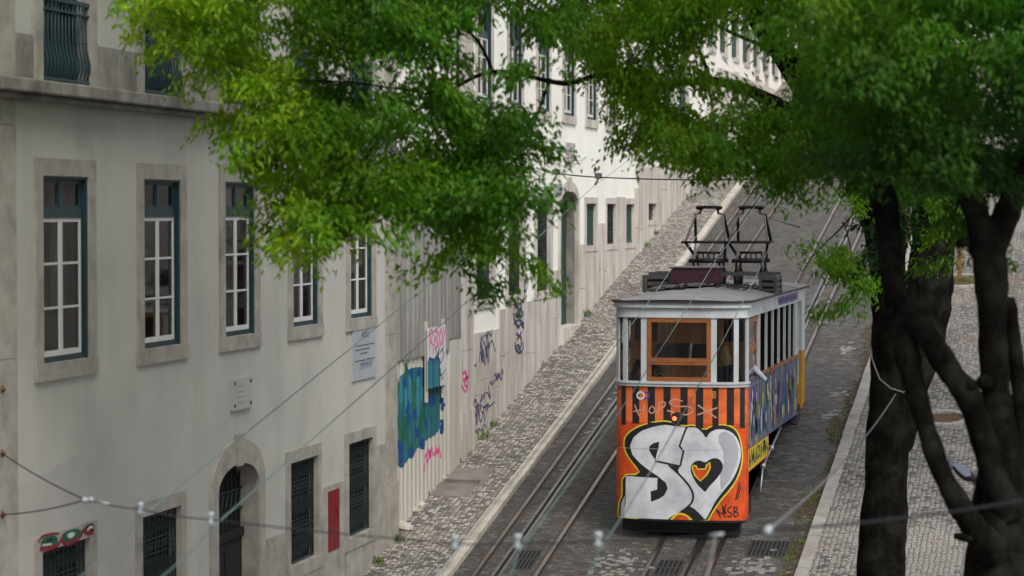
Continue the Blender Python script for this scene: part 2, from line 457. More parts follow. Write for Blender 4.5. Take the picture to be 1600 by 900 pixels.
# pale patches of new setts in the dark road
m = MB(); rng = random.Random(11)
MT['pale_sett'] = pbr('pale limestone sett', (.20, .19, .172), (.13, .124, .115), 9, .7, bmp=.2)
for (px, py, n_, sx, sy) in ((960, 885, 60, .35, .8), (1180, 888, 46, .5, .5), (1325, 545, 22, .16, .45), (1297, 648, 16, .16, .45), (1308, 617, 12, .15, .35), (718, 868, 10, .1, .6), (945, 640, 24, .12, 2.6)):
    c = at_ground(px, py)
    for _ in range(n_):
        x = c.x + rng.gauss(0, sx * .55); y = c.y + rng.gauss(0, sy * .55); s = rng.uniform(.035, .055)
        if x < KL1 + .05 or x > KR0 - .05: continue
        m.sbox(x - s, x + s, y - s * .9, y + s * .9, -.02, .008 + rng.uniform(0, .003))
o = m.build('pale_setts', MT['pale_sett']); structure(o)

# ------------------------------------------------------------------ house fronts
def holes_wall(mb, y0, y1, z0, z1, holes, mi=0, X=XF, depth=.16, rev=1):
    ys = sorted({y0, y1, *[h[0] for h in holes], *[h[1] for h in holes]}); zs = sorted({z0, z1, *[h[2] for h in holes], *[h[3] for h in holes]})
    ys = [y for y in ys if y0 <= y <= y1]; zs = [z for z in zs if z0 <= z <= z1]
    for a, c in zip(ys, ys[1:]):
        run = None
        for e, g in list(zip(zs, zs[1:])) + [(None, None)]:
            ins = e is None or any(h[0] <= (a + c) / 2 <= h[1] and h[2] <= (e + g) / 2 <= h[3] for h in holes)
            if not ins: run = (run[0], g) if run else (e, g)
            elif run:
                mb.quad((X, a, run[0]), (X, c, run[0]), (X, c, run[1]), (X, a, run[1]), mi); run = None
    for h in holes:
        if len(h) < 5: continue          # the stone surround is the reveal
        d = h[4]; x1 = X - d; a, c, e, g = h[:4]
        mb.quad((X, a, e), (x1, a, e), (x1, a, g), (X, a, g), rev); mb.quad((X, c, e), (x1, c, e), (x1, c, g), (X, c, g), rev)
        mb.quad((X, a, g), (x1, a, g), (x1, c, g), (X, c, g), rev); mb.quad((X, a, e), (x1, a, e), (x1, c, e), (X, c, e), rev)
def house_body(mb, y0, y1, z0, z1, X=XF, deep=9, mi=0):
    xb = X - deep
    mb.quad((X, y0, z0), (xb, y0, z0), (xb, y0, z1), (X, y0, z1), mi); mb.quad((X, y1, z0), (xb, y1, z0), (xb, y1, z1), (X, y1, z1), mi)
    mb.quad((xb, y0, z0), (xb, y1, z0), (xb, y1, z1), (xb, y0, z1), mi); mb.quad((X, y0, z1), (xb, y0, z1), (xb, y1, z1), (X, y1, z1), mi)

def surround(mb, y0, y1, z0, z1, oy0, oy1, oz0, oz1, t=.03, X=XF, d=.16):
    mb.box(X - d + .002, X + t, oy0, y0, oz0, oz1); mb.box(X - d + .002, X + t, y1, oy1, oz0, oz1)
    mb.box(X - d + .002, X + t + .002, y0 - .001, y1 + .001, z1, oz1); mb.box(X - d + .002, X + t + .012, oy0 - .02, oy1 + .02, oz0 - .001, z0)

def sash_window(root, y0, y1, z0, z1, zt, out, stone, rng, curtains=True, bars=2, X=XF, dep=.075, transom=True, tealw=.09):
    """stone surround > teal frame, two white casements, panes, curtain"""
    m = MB()
    if out: surround(m, y0, y1, z0, z1, *out, X=X)
    else: m.box(X - .14, X + .02, y0 - .12, y1 + .12, z0 - .16, z0)
    win = m.build('window', stone, root)
    m = MB(); xa, xb = X - dep, X - dep + .035
    m.box(xb + .001, X + .012, y1 - .03, y1 - .0015, z0 + .003, z1 - .003); m.box(xb + .001, X + .01, y0 + .002, y1 - .031, z1 - .03, z1 - .0015)
    m.box(xa, xb, y0 + .001, y0 + tealw * .5, z0 + .001, z1 - .001); m.box(xa, xb, y1 - tealw, y1 - .001, z0 + .001, z1 - .001)
    m.box(xa, xb + .002, y0 + tealw * .5, y1 - tealw, z1 - .055, z1 - .002); m.box(xa, xb + .02, y0 + .002, y1 - .032, z0 + .002, z0 + .06)
    mid = (y0 + y1 - tealw * .5) / 2
    ztop = z1 - .055
    if transom:
        m.box(xa, xb + .01, y0 + tealw * .5, y1 - tealw, zt, zt + .12); m.box(xa, xb + .004, mid - .04, mid + .04, zt + .12, z1 - .055)
        for a, c in ((y0 + tealw * .5, mid - .04), (mid + .04, y1 - tealw)):
            m.box(xa + .012, xb - .008, a, a + .035, zt + .12, ztop); m.box(xa + .012, xb - .008, c - .035, c, zt + .12, ztop)
            m.box(xa + .012, xb - .009, a + .035, c - .035, ztop - .035, ztop); m.box(xa + .012, xb - .009, a + .035, c - .035, zt + .12, zt + .155)
        ztop = zt
    m.build('frame', MT['teal'], win)
    ya, yb = y0 + tealw * .5, y1 - tealw
    for a, c in ((ya, mid - .004), (mid + .004, yb)):
        m = MB(); s = .048
        x0_, x1_ = xa + .018, xa + .034
        m.box(x0_, x1_, a, a + s, z0 + .07, ztop); m.box(x0_, x1_, c - s, c, z0 + .07, ztop)
        m.box(x0_ + .002, x1_ - .002, a + s, c - s, ztop - .05, ztop); m.box(x0_ + .002, x1_ - .002, a + s, c - s, z0 + .07, z0 + .14)
        for k in range(1, bars + 1):
            z = z0 + .12 + (ztop - z0 - .14) * k / (bars + 1)
            m.box(x0_ + .003, x1_ - .004, a + s, c - s, z - .014, z + .014)
        m.build('sash', MT['sash'], win)
    m = MB(); xg = xa + .012
    m.quad((xg, y0, z0), (xg, y1, z0), (xg, y1, z1), (xg, y0, z1)); m.build('pane', MT['glass'], win, recalc=False)
    m = MB(); xc = X - .62
    m.box(xc - .5, xc - .48, y0 - .3, y1 + .9, z0 - .2, z1 + .1, 0)
    if curtains:
        kinds = rng.choice(((1, 1), (2, 1), (1, 0), (1, 2)))
        for (a, c), kd in zip(((y0 - .05, mid - .1), (mid + .2, y1 + .25)), kinds):
            if not kd: continue
            zc = z0 + (z1 - z0) * rng.choice((0, 0, .0, .3)); nn = 14
            top = [(X - .27 + .03 * math.sin(i * 1.9) , a + (c - a) * i / nn, z1) for i in range(nn + 1)]
            bot = [(x_ + .02 * math.sin(i), y_, zc - .05) for i, (x_, y_, _) in enumerate(top)]
            m.add(top + bot, [(i, i + 1, nn + 2 + i, nn + 1 + i) for i in range(nn)], kd, True)
    m.build('room', [MT['dark'], MT['curtain'], MT['curtain_red']], win, recalc=False)
    return win

def grille(mb, y0, y1, z0, z1, x, style=0):
    n_ = max(6, round((y1 - y0) / .125)); h = z1 - z0
    for i in range(n_ + 1):
        y = y0 + (y1 - y0) * i / n_
        mb.box(x - .009, x + .009, y - .009, y + .009, z0, z1)
    for fz in (.02, .30, .42, .68, .80, .98):
        mb.box(x - .011, x + .011, y0, y1, z0 + h * fz - .010, z0 + h * fz + .010)
    for i in range(n_):
        ya = y0 + (y1 - y0) * i / n_; yb = y0 + (y1 - y0) * (i + 1) / n_; ym = (ya + yb) / 2
        for (f0, f1) in ((.02, .30), (.42, .68), (.80, .98)):
            za, zb = z0 + h * f0, z0 + h * f1
            mb.beam((x, ya, za), (x, ym, (za + zb) / 2), .012, .012); mb.beam((x, ym, (za + zb) / 2), (x, yb, za), .012, .012)
            mb.beam((x, ya, zb), (x, ym, (za + zb) / 2), .012, .012); mb.beam((x, ym, (za + zb) / 2), (x, yb, zb), .012, .012)
        for fz in (.36, .74):
            zc = z0 + h * fz; r = .048
            pts = [(x + .004, ym + r * math.cos(a), zc + r * math.sin(a)) for a in [k * math.pi / 4 for k in range(9)]]
            mb.tube(pts, .008, 4, smooth=False)

def barred_window(root, y0, y1, z0, z1, out, stone, X=XF, dep=.16, back='dark', t=.03, pale=True):
    m = MB()
    if out: surround(m, y0, y1, z0, z1, *out, X=X, t=t)
    else: m.box(X - .1, X + .015, y0 - .03, y1 + .03, z0 - .08, z0)
    win = m.build('window', stone, root)
    m = MB(); grille(m, y0 + .02, y1 - .02, z0 + .02, z1 - .02, X - .06); m.build('grille', MT['iron'], win)
    m = MB(); xa = X - dep - .06; mid = (y0 + y1) / 2
    if pale:
        m.box(xa - .03, xa, y0 + .0, y0 + .07, z0, z1, 0); m.box(xa - .03, xa, y1 - .07, y1, z0, z1, 0); m.box(xa - .03, xa + .002, mid - .05, mid + .05, z0, z1, 0)
        m.box(xa - .03, xa - .002, y0, y1, z0 + .0, z0 + .1, 0); m.box(xa - .03, xa - .002, y0, y1, z0 + (z1 - z0) * .55, z0 + (z1 - z0) * .6, 0)
    m.quad((xa - .012, y0, z0), (xa - .012, y1, z0), (xa - .012, y1, z1), (xa - .012, y0, z1), 1)
    m.box(xa - .5, xa - .45, y0 - .2, y1 + .2, z0 - .2, z1 + .2, 2)
    m.build('frame', [MT['teal'], MT['glass'], MT['dark']], win, recalc=False)
    return win

def smooth_poly(pts, n_=2, closed=True):
    for _ in range(n_):
        out = []
        k = len(pts)
        if not closed: out.append(pts[0])
        for i in (range(k) if closed else range(k - 1)):
            a, c = pts[i], pts[(i + 1) % k]
            out += [(a[0] * .75 + c[0] * .25, a[1] * .75 + c[1] * .25), (a[0] * .25 + c[0] * .75, a[1] * .25 + c[1] * .75)]
        if not closed: out.append(pts[-1])
        pts = out
    return pts
def arch_pts(y0, y1, zs, rise, n_=14):
    mid, r = (y0 + y1) / 2, (y1 - y0) / 2
    return [(mid - r * math.cos(math.pi * i / n_), zs + rise * math.sin(math.pi * i / n_)) for i in range(n_ + 1)]
def arch_surround(mb, y0, y1, z0, zs, rise, wd, crown, x0, x1, key=True):
    mb.box(x0, x1, y0 - wd, y0, z0, zs); mb.box(x0, x1, y1, y1 + wd, z0, zs)
    i_, o_ = arch_pts(y0, y1, zs, rise), arch_pts(y0 - wd, y1 + wd, zs, rise + crown)
    for k in range(len(i_) - 1):
        mb.prism_x([i_[k], i_[k + 1], o_[k + 1], o_[k]], x0, x1)
    if key:
        m_ = (y0 + y1) / 2
        mb.prism_x([(m_ - .10, zs + rise - .03), (m_ + .10, zs + rise - .03), (m_ + .13, zs + rise + crown + .08), (m_ - .13, zs + rise + crown + .08)], x0, x1 + .03)
def fill_over_arch(mb, y0, y1, zs, rise, ztop, X, mi=0):
    a = arch_pts(y0, y1, zs, rise)
    for k in range(len(a) - 1):
        mb.quad((X, a[k][0], a[k][1]), (X, a[k + 1][0], a[k + 1][1]), (X, a[k + 1][0], ztop), (X, a[k][0], ztop), mi)

rng = random.Random(21)
# ---- the near house: grey cream plaster, five bays
B1Y0, B1Y1 = 13.2, fa(617, 700)[0]
cols = [(26.96, 28.34), (30.18, 31.52), (33.30, 34.60), (36.40, 37.68), (39.49, 40.75)]
cols = [(fa(a, 450)[0], fa(c, 450)[0]) for a, c in ((65, 136), (223, 280), (350, 396), (456, 495), (546, 579.5))]
sp = 3.05
ext = [(cols[0][0] - 3.1 * k, cols[0][1] - 3.1 * k) for k in (1, 2, 3, 4)]
FZ0, FZ1 = fa(100, 564)[1], fa(100, 275.5)[1]      # first-floor openings
SZ0 = fa(95, 133)[1]                               # balcony floor
GZ = {0: (8.35, fa(100, 851)[1]), 1: (8.35, fa(250, 799)[1]), 3: (fa(475, 877)[1], fa(475, 717)[1]), 4: (fa(562, 834)[1], fa(562, 688)[1])}
house1 = thing('townhouse', (XF, 33, gz(33)), 'grey cream plastered house with five tall windows and a heavy stone string course', 'house')
holes = []
for c in cols + ext:
    holes.append((c[0], c[1], FZ0, FZ1)); holes.append((c[0], c[1], SZ0, SZ0 + 2.7))
for i in GZ: holes.append((*([fa(63, 850)[0], fa(139, 850)[0]] if i == 0 else [fa(220, 800)[0], fa(281, 800)[0]] if i == 1 else [fa(452, 720)[0], fa(495, 720)[0]] if i == 3 else [fa(543, 690)[0], fa(581, 690)[0]]), *GZ[i]))
dy0, dy1 = fa(338, 765)[0], fa(401, 745)[0]; dzs, drise = 10.05, .34
holes.append((dy0 - .3, dy1 + .3, 6.0, dzs, .02)); holes.append((dy0 - .3, dy1 + .3, dzs, dzs + .80, .02))
m = MB(); holes_wall(m, B1Y0, B1Y1 - .42, 1.5, 21.5, holes)
oa = arch_pts(dy0 - .3, dy1 + .3, dzs, drise + .36)
for k in range(len(oa) - 1):
    m.quad((XF, oa[k][0], oa[k][1]), (XF, oa[k + 1][0], oa[k + 1][1]), (XF, oa[k + 1][0], dzs + .80), (XF, oa[k][0], dzs + .80))
house_body(m, B1Y0, B1Y1, 1.5, 21.5)
wall1 = m.build('wall', [MT['plaster'], MT['stone']], house1, recalc=False)
for i, c in enumerate(cols):
    wdn = .2
    sash_window(house1, c[0], c[1], FZ0, FZ1, 14.02, (c[0] - .21, c[1] + .24, FZ0 - .205, FZ1 + .21), MT['stone'], rng)
for i in GZ:
    h = holes[18 + [0, 1, 3, 4].index(i)]
    barred_window(house1, h[0], h[1], h[2], h[3], (h[0] - .2, h[1] + .19, h[2] - .2, h[3] + .19), MT['stone'])
# string course and balcony dado
m = MB()
z = fa(340, 185)[1]
y = B1Y0
while y < B1Y1:
    L = rng.uniform(1.1, 1.7); e = min(y + L, B1Y1 + .1)
    m.box(XF - .05, XF + .30 + rng.uniform(-.006, .006), y, e - .008, z + .04, SZ0 + .0); y += L
m.box(XF - .05, XF + .18, B1Y0, B1Y1 + .05, z - .03, z + .038)
bevel(m.build('string_course', MT['stone_dark'], house1), .02)
zp = fa(30, 52)[1]
edges = sorted([e for c in cols + ext for e in (c[0] - .26, c[1] + .28)])
prev = B1Y0
for a, c in zip(edges[0::2], edges[1::2]):
    if a > prev: MB().box(XF - .02, XF + .035, prev + .004, a - .004, SZ0 + .003, zp).build('dado_panel', MT['stone_dark'], house1)
    prev = c
MB().box(XF - .02, XF + .035, prev, B1Y1 - .46, SZ0 + .003, zp).build('dado_panel', MT['stone_dark'], house1)
for c in cols:
    m = MB(); d = .16
    m.box(XF - d, XF + .045, c[0] - .25, c[0], SZ0 + .002, SZ0 + 2.9); m.box(XF - d, XF + .045, c[1], c[1] + .27, SZ0 + .002, SZ0 + 2.9); m.box(XF - d, XF + .047, c[0] - .25, c[1] + .27, SZ0 + 2.7, SZ0 + 2.95)
    win = m.build('balcony_window', MT['stone'], house1)
    m = MB(); xa = XF - .16; mid = (c[0] + c[1]) / 2
    for a, e in ((c[0], mid - .003), (mid + .003, c[1])):
        m.box(xa, xa + .05, a, a + .09, SZ0, SZ0 + 2.7); m.box(xa, xa + .05, e - .09, e, SZ0, SZ0 + 2.7); m.box(xa, xa + .048, a, e, SZ0 + .0, SZ0 + .55)
        m.box(xa, xa + .048, a, e, SZ0 + 1.55, SZ0 + 1.62)
    m.build('french_door', MT['teal'], win)
    m = MB(); m.quad((xa + .02, c[0], SZ0), (xa + .02, c[1], SZ0), (xa + .02, c[1], SZ0 + 2.7), (xa + .02, c[0], SZ0 + 2.7), 0); m.box(xa - .5, xa - .45, c[0] - .2, c[1] + .6, SZ0 - .1, SZ0 + 2.8, 1)
    m.build('pane', [MT['glass'], MT['dark']], win, recalc=False)
    m = MB(); n_ = 13; zb, zt_ = SZ0 + .06, SZ0 + 1.02
    for i in range(n_):
        y = c[0] + .05 + (c[1] - c[0] - .1) * i / (n_ - 1)
        prof = [(0, 0), (.01, .05), (.04, .14), (.042, .24), (.015, .36), (.0, .46), (0, 1)]
        m.tube([(XF + .03 + px_, y, zb + (zt_ - zb) * f) for px_, f in prof], [.011, .013, .018, .018, .013, .011, .011], 5)
        m.lathe([(.0, -.02), (.024, 0), (.0, .02)], (XF + .03, y, zb + (zt_ - zb) * .5), 6); m.lathe([(.0, -.02), (.022, 0), (.0, .02)], (XF + .03, y, zb + (zt_ - zb) * .93), 6)
    for zz, hh in ((zb, .035), (zt_, .05), (zb + (zt_ - zb) * .86, .022)): m.box(XF + .005, XF + .055, c[0] + .002, c[1] - .002, zz - hh / 2, zz + hh / 2)
    m.build('balustrade', MT['teal'], win)
# arched doorway
m = MB(); arch_surround(m, dy0, dy1, 5.0, dzs, drise, .29, .36, XF - .40, XF + .04); door = m.build('doorway', MT['stone'], house1)
m = MB(); xd = XF - .24; mid = (dy0 + dy1) / 2; zl = 9.22
m.prism_x([(dy0, 5.0), (dy1, 5.0), (dy1, zl), (dy0, zl)], xd - .05, xd); m.box(xd - .02, xd + .04, dy0, dy1, zl, zl + .13)
for k in (0, 1):
    a = dy0 + .1 + k * (mid - dy0); m.box(xd, xd + .02, a, a + (mid - dy0) - .2, 7.2, zl - .15)
m.build('door_leaf', MT['dark'], door)
m = MB()
ap = [(y, z_) for y, z_ in arch_pts(dy0, dy1, dzs, drise)]
m.prism_x([(dy0, zl + .13)] + ap + [(dy1, zl + .13)], xd - .06, xd - .045, 1)
for k in range(9):
    y = dy0 + (dy1 - dy0) * (k + .5) / 9; zz = dzs + drise * math.sqrt(max(0, 1 - ((y - mid) / ((dy1 - dy0) / 2)) ** 2))
    m.box(xd - .012, xd + .012, y - .011, y + .011, zl + .13, zz)
for zz in (zl + .42, zl + .72): m.box(xd - .013, xd + .013, dy0, dy1, zz - .015, zz + .015)
for k in range(8):
    y = dy0 + (dy1 - dy0) * (k + 1) / 9
    m.tube([(xd + .006, y + .075 * math.cos(a), zl + .57 + .11 * math.sin(a)) for a in [j * math.pi / 5 for j in range(11)]], .012, 4, smooth=False)
m.build('fanlight_grille', [MT['iron'], MT['dark']], door)
# right-hand pilaster, stepped plinth, patches of paint
m = MB(); pz = fa(608, 753)[1]; z = 5.0; pa, pb = fa(601.5, 500)[0], B1Y1
for zt_ in (pz, 11.9, 14.8, 18.0, 21.4):
    m.box(XF - .05, XF + (.075 if z < 6 else .05), pa + (-.0 if z < 6 else 0), pb, z, zt_ - .008); z = zt_
m.build('pilaster', MT['stone'], house1)
m = MB(); a0, a1 = 23.6, fa(20, 400)[0]; z = 4
for zt_ in (9.5, 12.4, 15.1, 21.4): m.box(XF - .05, XF + .05, a0, a1, z, zt_ - .008); z = zt_
m.build('pilaster', MT['stone'], house1)
st = [((328, 850), (445.5, 850), fa(430, 847)[1]), ((501.5, 770), (537, 765), fa(520, 766)[1]), ((585.5, 705), (601, 705), fa(592, 704)[1])]
for (p, q, zt_) in st:
    a, c = fa(*p)[0], fa(*q)[0]
    if p[0] == 328: a = dy1 + .30
    m = MB(); m.box(XF - .02, XF + .022, a, c, 4.5, zt_); m.box(XF - .02, XF + .021, a + .12, c, zt_ - .001, zt_ + .10); m.build('plinth', MT['stone'], house1)
for (p, q, zt_) in (((446, 0), (501, 0), GZ[3][0] - .2), ((537, 0), (585, 0), GZ[4][0] - .2)):
    MB().box(XF - .02, XF + .024, fa(*p)[0] + .002, fa(*q)[0] - .002, 4.5, zt_ - .002).build('plinth', MT['stone'], house1)
m = MB()
pp = [(21, 768), (40, 752), (48, 756), (60, 742), (78, 737), (84, 728), (100, 724), (108, 713), (128, 710), (150, 698), (160, 688), (181, 683), (205, 668), (207, 655), (222, 648), (234, 636), (252, 633), (270, 622), (289, 620), (289, 770), (212, 792), (209, 900), (148, 900), (148, 812), (52, 842), (52, 900), (21, 900)]
m.prism_x([fa(*q) for q in pp], XF + .001, XF + .004)
m.build('paint_patch', MT['plaster_grey'], house1)
# painted lintel of the first cellar window
m = MB(); X2 = XF + .034
def onwall(pts, X): return [fa(px, py, X) for px, py in pts]
def stroke2(pts, wd, x, mi):
    pts = smooth_poly(onwall(pts, X2), 2, False)
    for k, (a, c) in enumerate(zip(pts, pts[1:])):
        d = Vector((c[0] - a[0], c[1] - a[1])).normalized(); nn = Vector((-d.y, d.x)) * wd / 2
        m.prism_x([(a[0] + nn.x, a[1] + nn.y), (c[0] + nn.x, c[1] + nn.y), (c[0] - nn.x, c[1] - nn.y), (a[0] - nn.x, a[1] - nn.y)], x, x + .002 + .0004 * (k % 3), mi)
m.prism_x(smooth_poly(onwall([(63, 846), (72, 838), (88, 836), (91, 846), (86, 855), (66, 859)], X2), 2), X2, X2 + .003, 1)
m.prism_x(smooth_poly(onwall([(94, 838), (106, 828), (124, 825), (128, 834), (118, 845), (102, 849)], X2), 2), X2, X2 + .0034, 1)
m.prism_x(smooth_poly(onwall([(104, 835), (112, 831), (118, 833), (113, 840), (106, 841)], X2), 2), X2, X2 + .006, 2)
m.prism_x(smooth_poly(onwall([(131, 824), (140, 818), (147, 818), (147, 832), (137, 833)], X2), 2), X2, X2 + .003, 3)
stroke2([(136, 829), (140, 823), (145, 824)], .03, X2 + .004, 2)
stroke2([(62, 858), (78, 857), (92, 851), (96, 840), (99, 850), (112, 848), (126, 838), (130, 826), (134, 834), (146, 832)], .05, X2 + .002, 0)
stroke2([(60, 848), (64, 838), (84, 833), (92, 834)], .03, X2 + .002, 0)
stroke2([(72, 846), (82, 842)], .03, X2 + .004, 3); stroke2([(66, 852), (80, 850)], .02, X2 + .004, 2)
m.build('lintel_graffiti', [MT['spray red'], MT['spray deep green'], MT['sash'], MT['spray black']], house1)

# things fixed to the near house
def board(name, label, cat, q, thick, mat_, X=XF, group=None):
    ys = [fa(*p, X) for p in q]
    a = (ys[0][0] + ys[3][0]) / 2; c = (ys[1][0] + ys[2][0]) / 2; zt_ = (ys[0][1] + ys[1][1]) / 2; zb = (ys[2][1] + ys[3][1]) / 2
    m = MB(); m.box(X, X + thick, a, c, zb, zt_); o = m.build(name, mat_, None, loc=(X, (a + c) / 2, zb)); tag(o, label, cat, group)
    return o, a, c, zb, zt_
def wall_text(s, root, X, y, z, size, mat_, rotx=0, align='CENTER'):
    cu = bpy.data.curves.new('lettering', 'FONT'); cu.body = s; cu.size = size; cu.align_x = align; cu.extrude = .001
    o = bpy.data.objects.new('lettering', cu); COL.objects.link(o)
    dg = bpy.context.evaluated_depsgraph_get(); me = bpy.data.meshes.new_from_object(o.evaluated_get(dg)); bpy.data.objects.remove(o)
    o = bpy.data.objects.new('lettering', me); COL.objects.link(o); me.materials.clear(); me.materials.append(mat_)
    R = Matrix(((0, 0, 1), (1, 0, 0), (0, 1, 0))).to_4x4()
    me.transform(R @ Matrix.Rotation(rotx, 4, 'Z'))
    o.parent = root; o.location = Vector((X, y, z)) - ORG[root.name]
    ORG[o.name] = ORG[root.name]
    return o
o, a, c, zb, zt_ = board('notice_board', 'white printed notice headed AVISO under the fifth window', 'notice', [(549, 514), (586, 509), (586, 588), (549, 596)], .03, MT['notice'])
xt = XF + .032
wall_text('AVISO', o, xt, (a + c) / 2, zt_ - .17, .16, MT['ink'])
m = MB(); W = c - a
for k, (zz, f0, f1) in enumerate(((.30, .1, .9), (.37, .1, .7), (.44, .3, .6), (.56, .08, .5), (.555, .55, .92), (.63, .3, .75))):
    y = a + W * f0
    while y < a + W * f1:
        L = rng.uniform(.03, .09); m.box(XF + .03, XF + .0325, y, min(y + L, a + W * f1), zt_ - zz - .010, zt_ - zz + .010); y += L + .02
m.build('printed_lines', MT['ink'], o)
m = MB(); m.prism_x([(a + W * .25, zb + .17), (a + W * .8, zb + .20), (a + W * .85, zb + .34), (a + W * .3, zb + .30)], XF + .03, XF + .032); m.build('smudge', MT['smudge'], o)
MT['marble'] = pbr('pale marble', (.38, .37, .35), (.32, .31, .295), 3, .5, bmp=.05)
def plaque(label, q, group):
    o, a, c, zb, zt_ = board('plaque', label, 'plaque', q, .05, MT['marble'], group=None)
    m = MB()
    for y, z in ((a + .07, zb + .07), (c - .07, zb + .07), (a + .07, zt_ - .07), (c - .07, zt_ - .07)): m.lathe([(.024, 0), (.024, .012), (0, .02)], (XF + .05, y, z), 8, axis='x')
    m.build('bolts', MT['iron'], o)
    m = MB()
    for k in range(4): 
        zz = zt_ - .12 - .08 * k; m.box(XF + .0495, XF + .0515, a + .2, c - .2 - rng.uniform(0, .15), zz - .008, zz + .004)
    m.build('inscription', MT['kerb_grey'], o)
plaque('small pale stone plaque on the grey cream wall above the arched door', [(359, 592), (389, 587), (389, 636), (359, 642)], None)
o, a, c, zb, zt_ = board('meter_box', 'narrow red metal cupboard set between the two barred windows', 'cupboard', [(510.7, 768), (527.5, 763), (527.5, 856), (510.7, 862)], .035, MT['red_box'])
m = MB(); m.box(XF + .035, XF + .045, a + .03, c - .03, zb + .5, zb + .52); m.box(XF + .035, XF + .05, c - .09, c - .06, zb + .55, zb + .63)
for k in range(7):
    y = a + .2 + rng.uniform(0, .2); z_ = zb + .62 + rng.uniform(0, .2); m.beam((XF + .037, y, z_), (XF + .037, y + rng.uniform(-.1, .1), z_ + rng.uniform(-.15, .15)), .006, .012)
m.build('latch', MT['spray red'], o)

# ------------------------------------------------------------------ corrugated hoarding between the houses
HY0, HY1 = B1Y1 + .01, fa(717, 600)[0] - .01
hp1 = fa(701, 640)[0]
ho = thing('corrugated_hoarding', (XF, 44, gz(44)), 'corrugated metal hoarding between the two houses, grey above and cream below', 'hoarding')
def rib(f):
    f %= 1.0
    return .006 if f < .58 else .006 - .036 * min(1, (f - .58) / .14) if f < .80 else -.030 + .036 * (f - .80) / .20
def corr(mb, y0, y1, z0f, z1, x, pitch=.28, amp=.021, mi=0):
    n_ = int((y1 - y0) / pitch * 20); top, bot = [], []
    for i in range(n_ + 1):
        y = y0 + (y1 - y0) * i / n_; xx = x + rib((y - y0) / pitch)
        top.append((xx, y, z1)); bot.append((xx, y, z0f(y)))
    mb.add(bot + top, [(i, i + 1, n_ + 2 + i, n_ + 1 + i) for i in range(n_)], mi, False)
zsplit = fa(660, 552)[1]
m = MB()
ys_ = HY0
while ys_ < hp1 - .1:
    e = min(ys_ + .95, hp1); corr(m, ys_, e, lambda y: zsplit - .05 + .0 * y, 15.2, XF + .02 + rng.uniform(-.004, .01)); ys_ = e - .002
m.build('upper_sheet', MT['zinc'], ho, recalc=False)
m = MB(); corr(m, HY0, hp1, lambda y: gz(y) + .02 + .03 * math.sin(y * 9), zsplit, XF - .03); m.build('lower_sheet', MT['white_sheet'], ho, recalc=False)
m = MB(); m.box(XF - .06, XF + .03, hp1, HY1, gz(hp1) - .1, fa(706, 528)[1]); m.build('post', MT['white_sheet'], ho)
m = MB(); m.box(XF - .06, XF + .05, hp1 - .05, HY1, fa(706, 528)[1], 15.2); m.build('side_flashing', MT['zinc'], ho)
m = MB(); m.box(XF - .16, XF - .12, HY0, HY1, 6.5, 15.1); m.build('backing', MT['dark'], ho)
# spray paint on the lower sheet, following the corrugation
def onsheet(y): return XF - .03 + rib((y - HY0) / .28) + .002
def spray_poly(mb, pts, lift, mi, surf=None, step=.024):
    """polygon in (y, z) cut into upright slices and laid onto the sheet"""
    bm = bmesh.new(); vs_ = [bm.verts.new((0, y, z)) for y, z in pts]
    try: bm.faces.new(vs_).normal_update()
    except ValueError: bm.free(); return
    bmesh.ops.triangulate(bm, faces=bm.faces)
    y0, y1 = min(p[0] for p in pts), max(p[0] for p in pts); y = y0 + step
    while y < y1 and surf is None:
        bmesh.ops.bisect_plane(bm, geom=bm.verts[:] + bm.edges[:] + bm.faces[:], plane_co=(0, y, 0), plane_no=(0, 1, 0)); y += step
    bm.verts.index_update()
    mb.add([((onsheet(v.co.y) if surf is None else surf) + lift, v.co.y, v.co.z) for v in bm.verts], [[v.index for v in f.verts] for f in bm.faces], mi)
    bm.free()
def blob_strip(rng, px, y0, y1, wd, n_=7):
    L, R_ = [], []
    for i in range(n_ + 1):
        y = y0 + (y1 - y0) * i / n_; ww = wd * (.6 + .5 * math.sin(math.pi * min(1, max(.08, i / n_)))) * rng.uniform(.85, 1.15); cx = px + rng.uniform(-1, 1)
        L.append(fa(cx - ww / 2, y)); R_.append(fa(cx + ww / 2, y))
    return smooth_poly(L + R_[::-1], 1)
m = MB(); r2 = random.Random(4)
names = ['spray teal', 'spray blue', 'spray green', 'spray sky', 'spray pink', 'spray black', 'spray deep green']
base = [(624, 592), (640, 576), (662, 572), (668, 580), (690, 577), (694, 600), (690, 640), (690, 676), (664, 690), (652, 705), (640, 716), (632, 733), (622, 728), (618, 700), (617, 660), (622, 640)]
spray_poly(m, smooth_poly([fa(*p) for p in base], 2), 0, 0)
for (x, y0, y1, wd, c) in ((621, 580, 632, 7, 2), (637, 566, 590, 3, 2), (620, 645, 682, 9, 6), (628, 588, 632, 7, 3), (641, 585, 640, 8, 3), (655, 585, 650, 7, 3), (669, 590, 655, 9, 0), (683, 585, 600, 8, 3),
                        (634, 590, 606, 6, 1), (645, 575, 592, 6, 1), (657, 576, 588, 7, 1), (640, 625, 668, 6, 1), (668, 634, 670, 5, 1), (676, 618, 634, 12, 1), (654, 668, 684, 8, 1), (628, 690, 730, 7, 1), (662, 685, 702, 9, 1), (645, 700, 716, 8, 1), (622, 688, 700, 8, 1), (694, 618, 642, 5, 1), (693, 655, 678, 5, 1), (650, 640, 656, 7, 1),
                        (648, 596, 640, 5, 2), (633, 650, 690, 9, 6), (646, 690, 706, 6, 6), (660, 640, 680, 6, 6), (672, 600, 650, 6, 6), (681, 640, 672, 7, 0), (636, 600, 650, 5, 3), (663, 604, 630, 4, 3)):
    spray_poly(m, blob_strip(r2, x, y0, y1, wd), .0016 + r2.uniform(0, .0018), c)
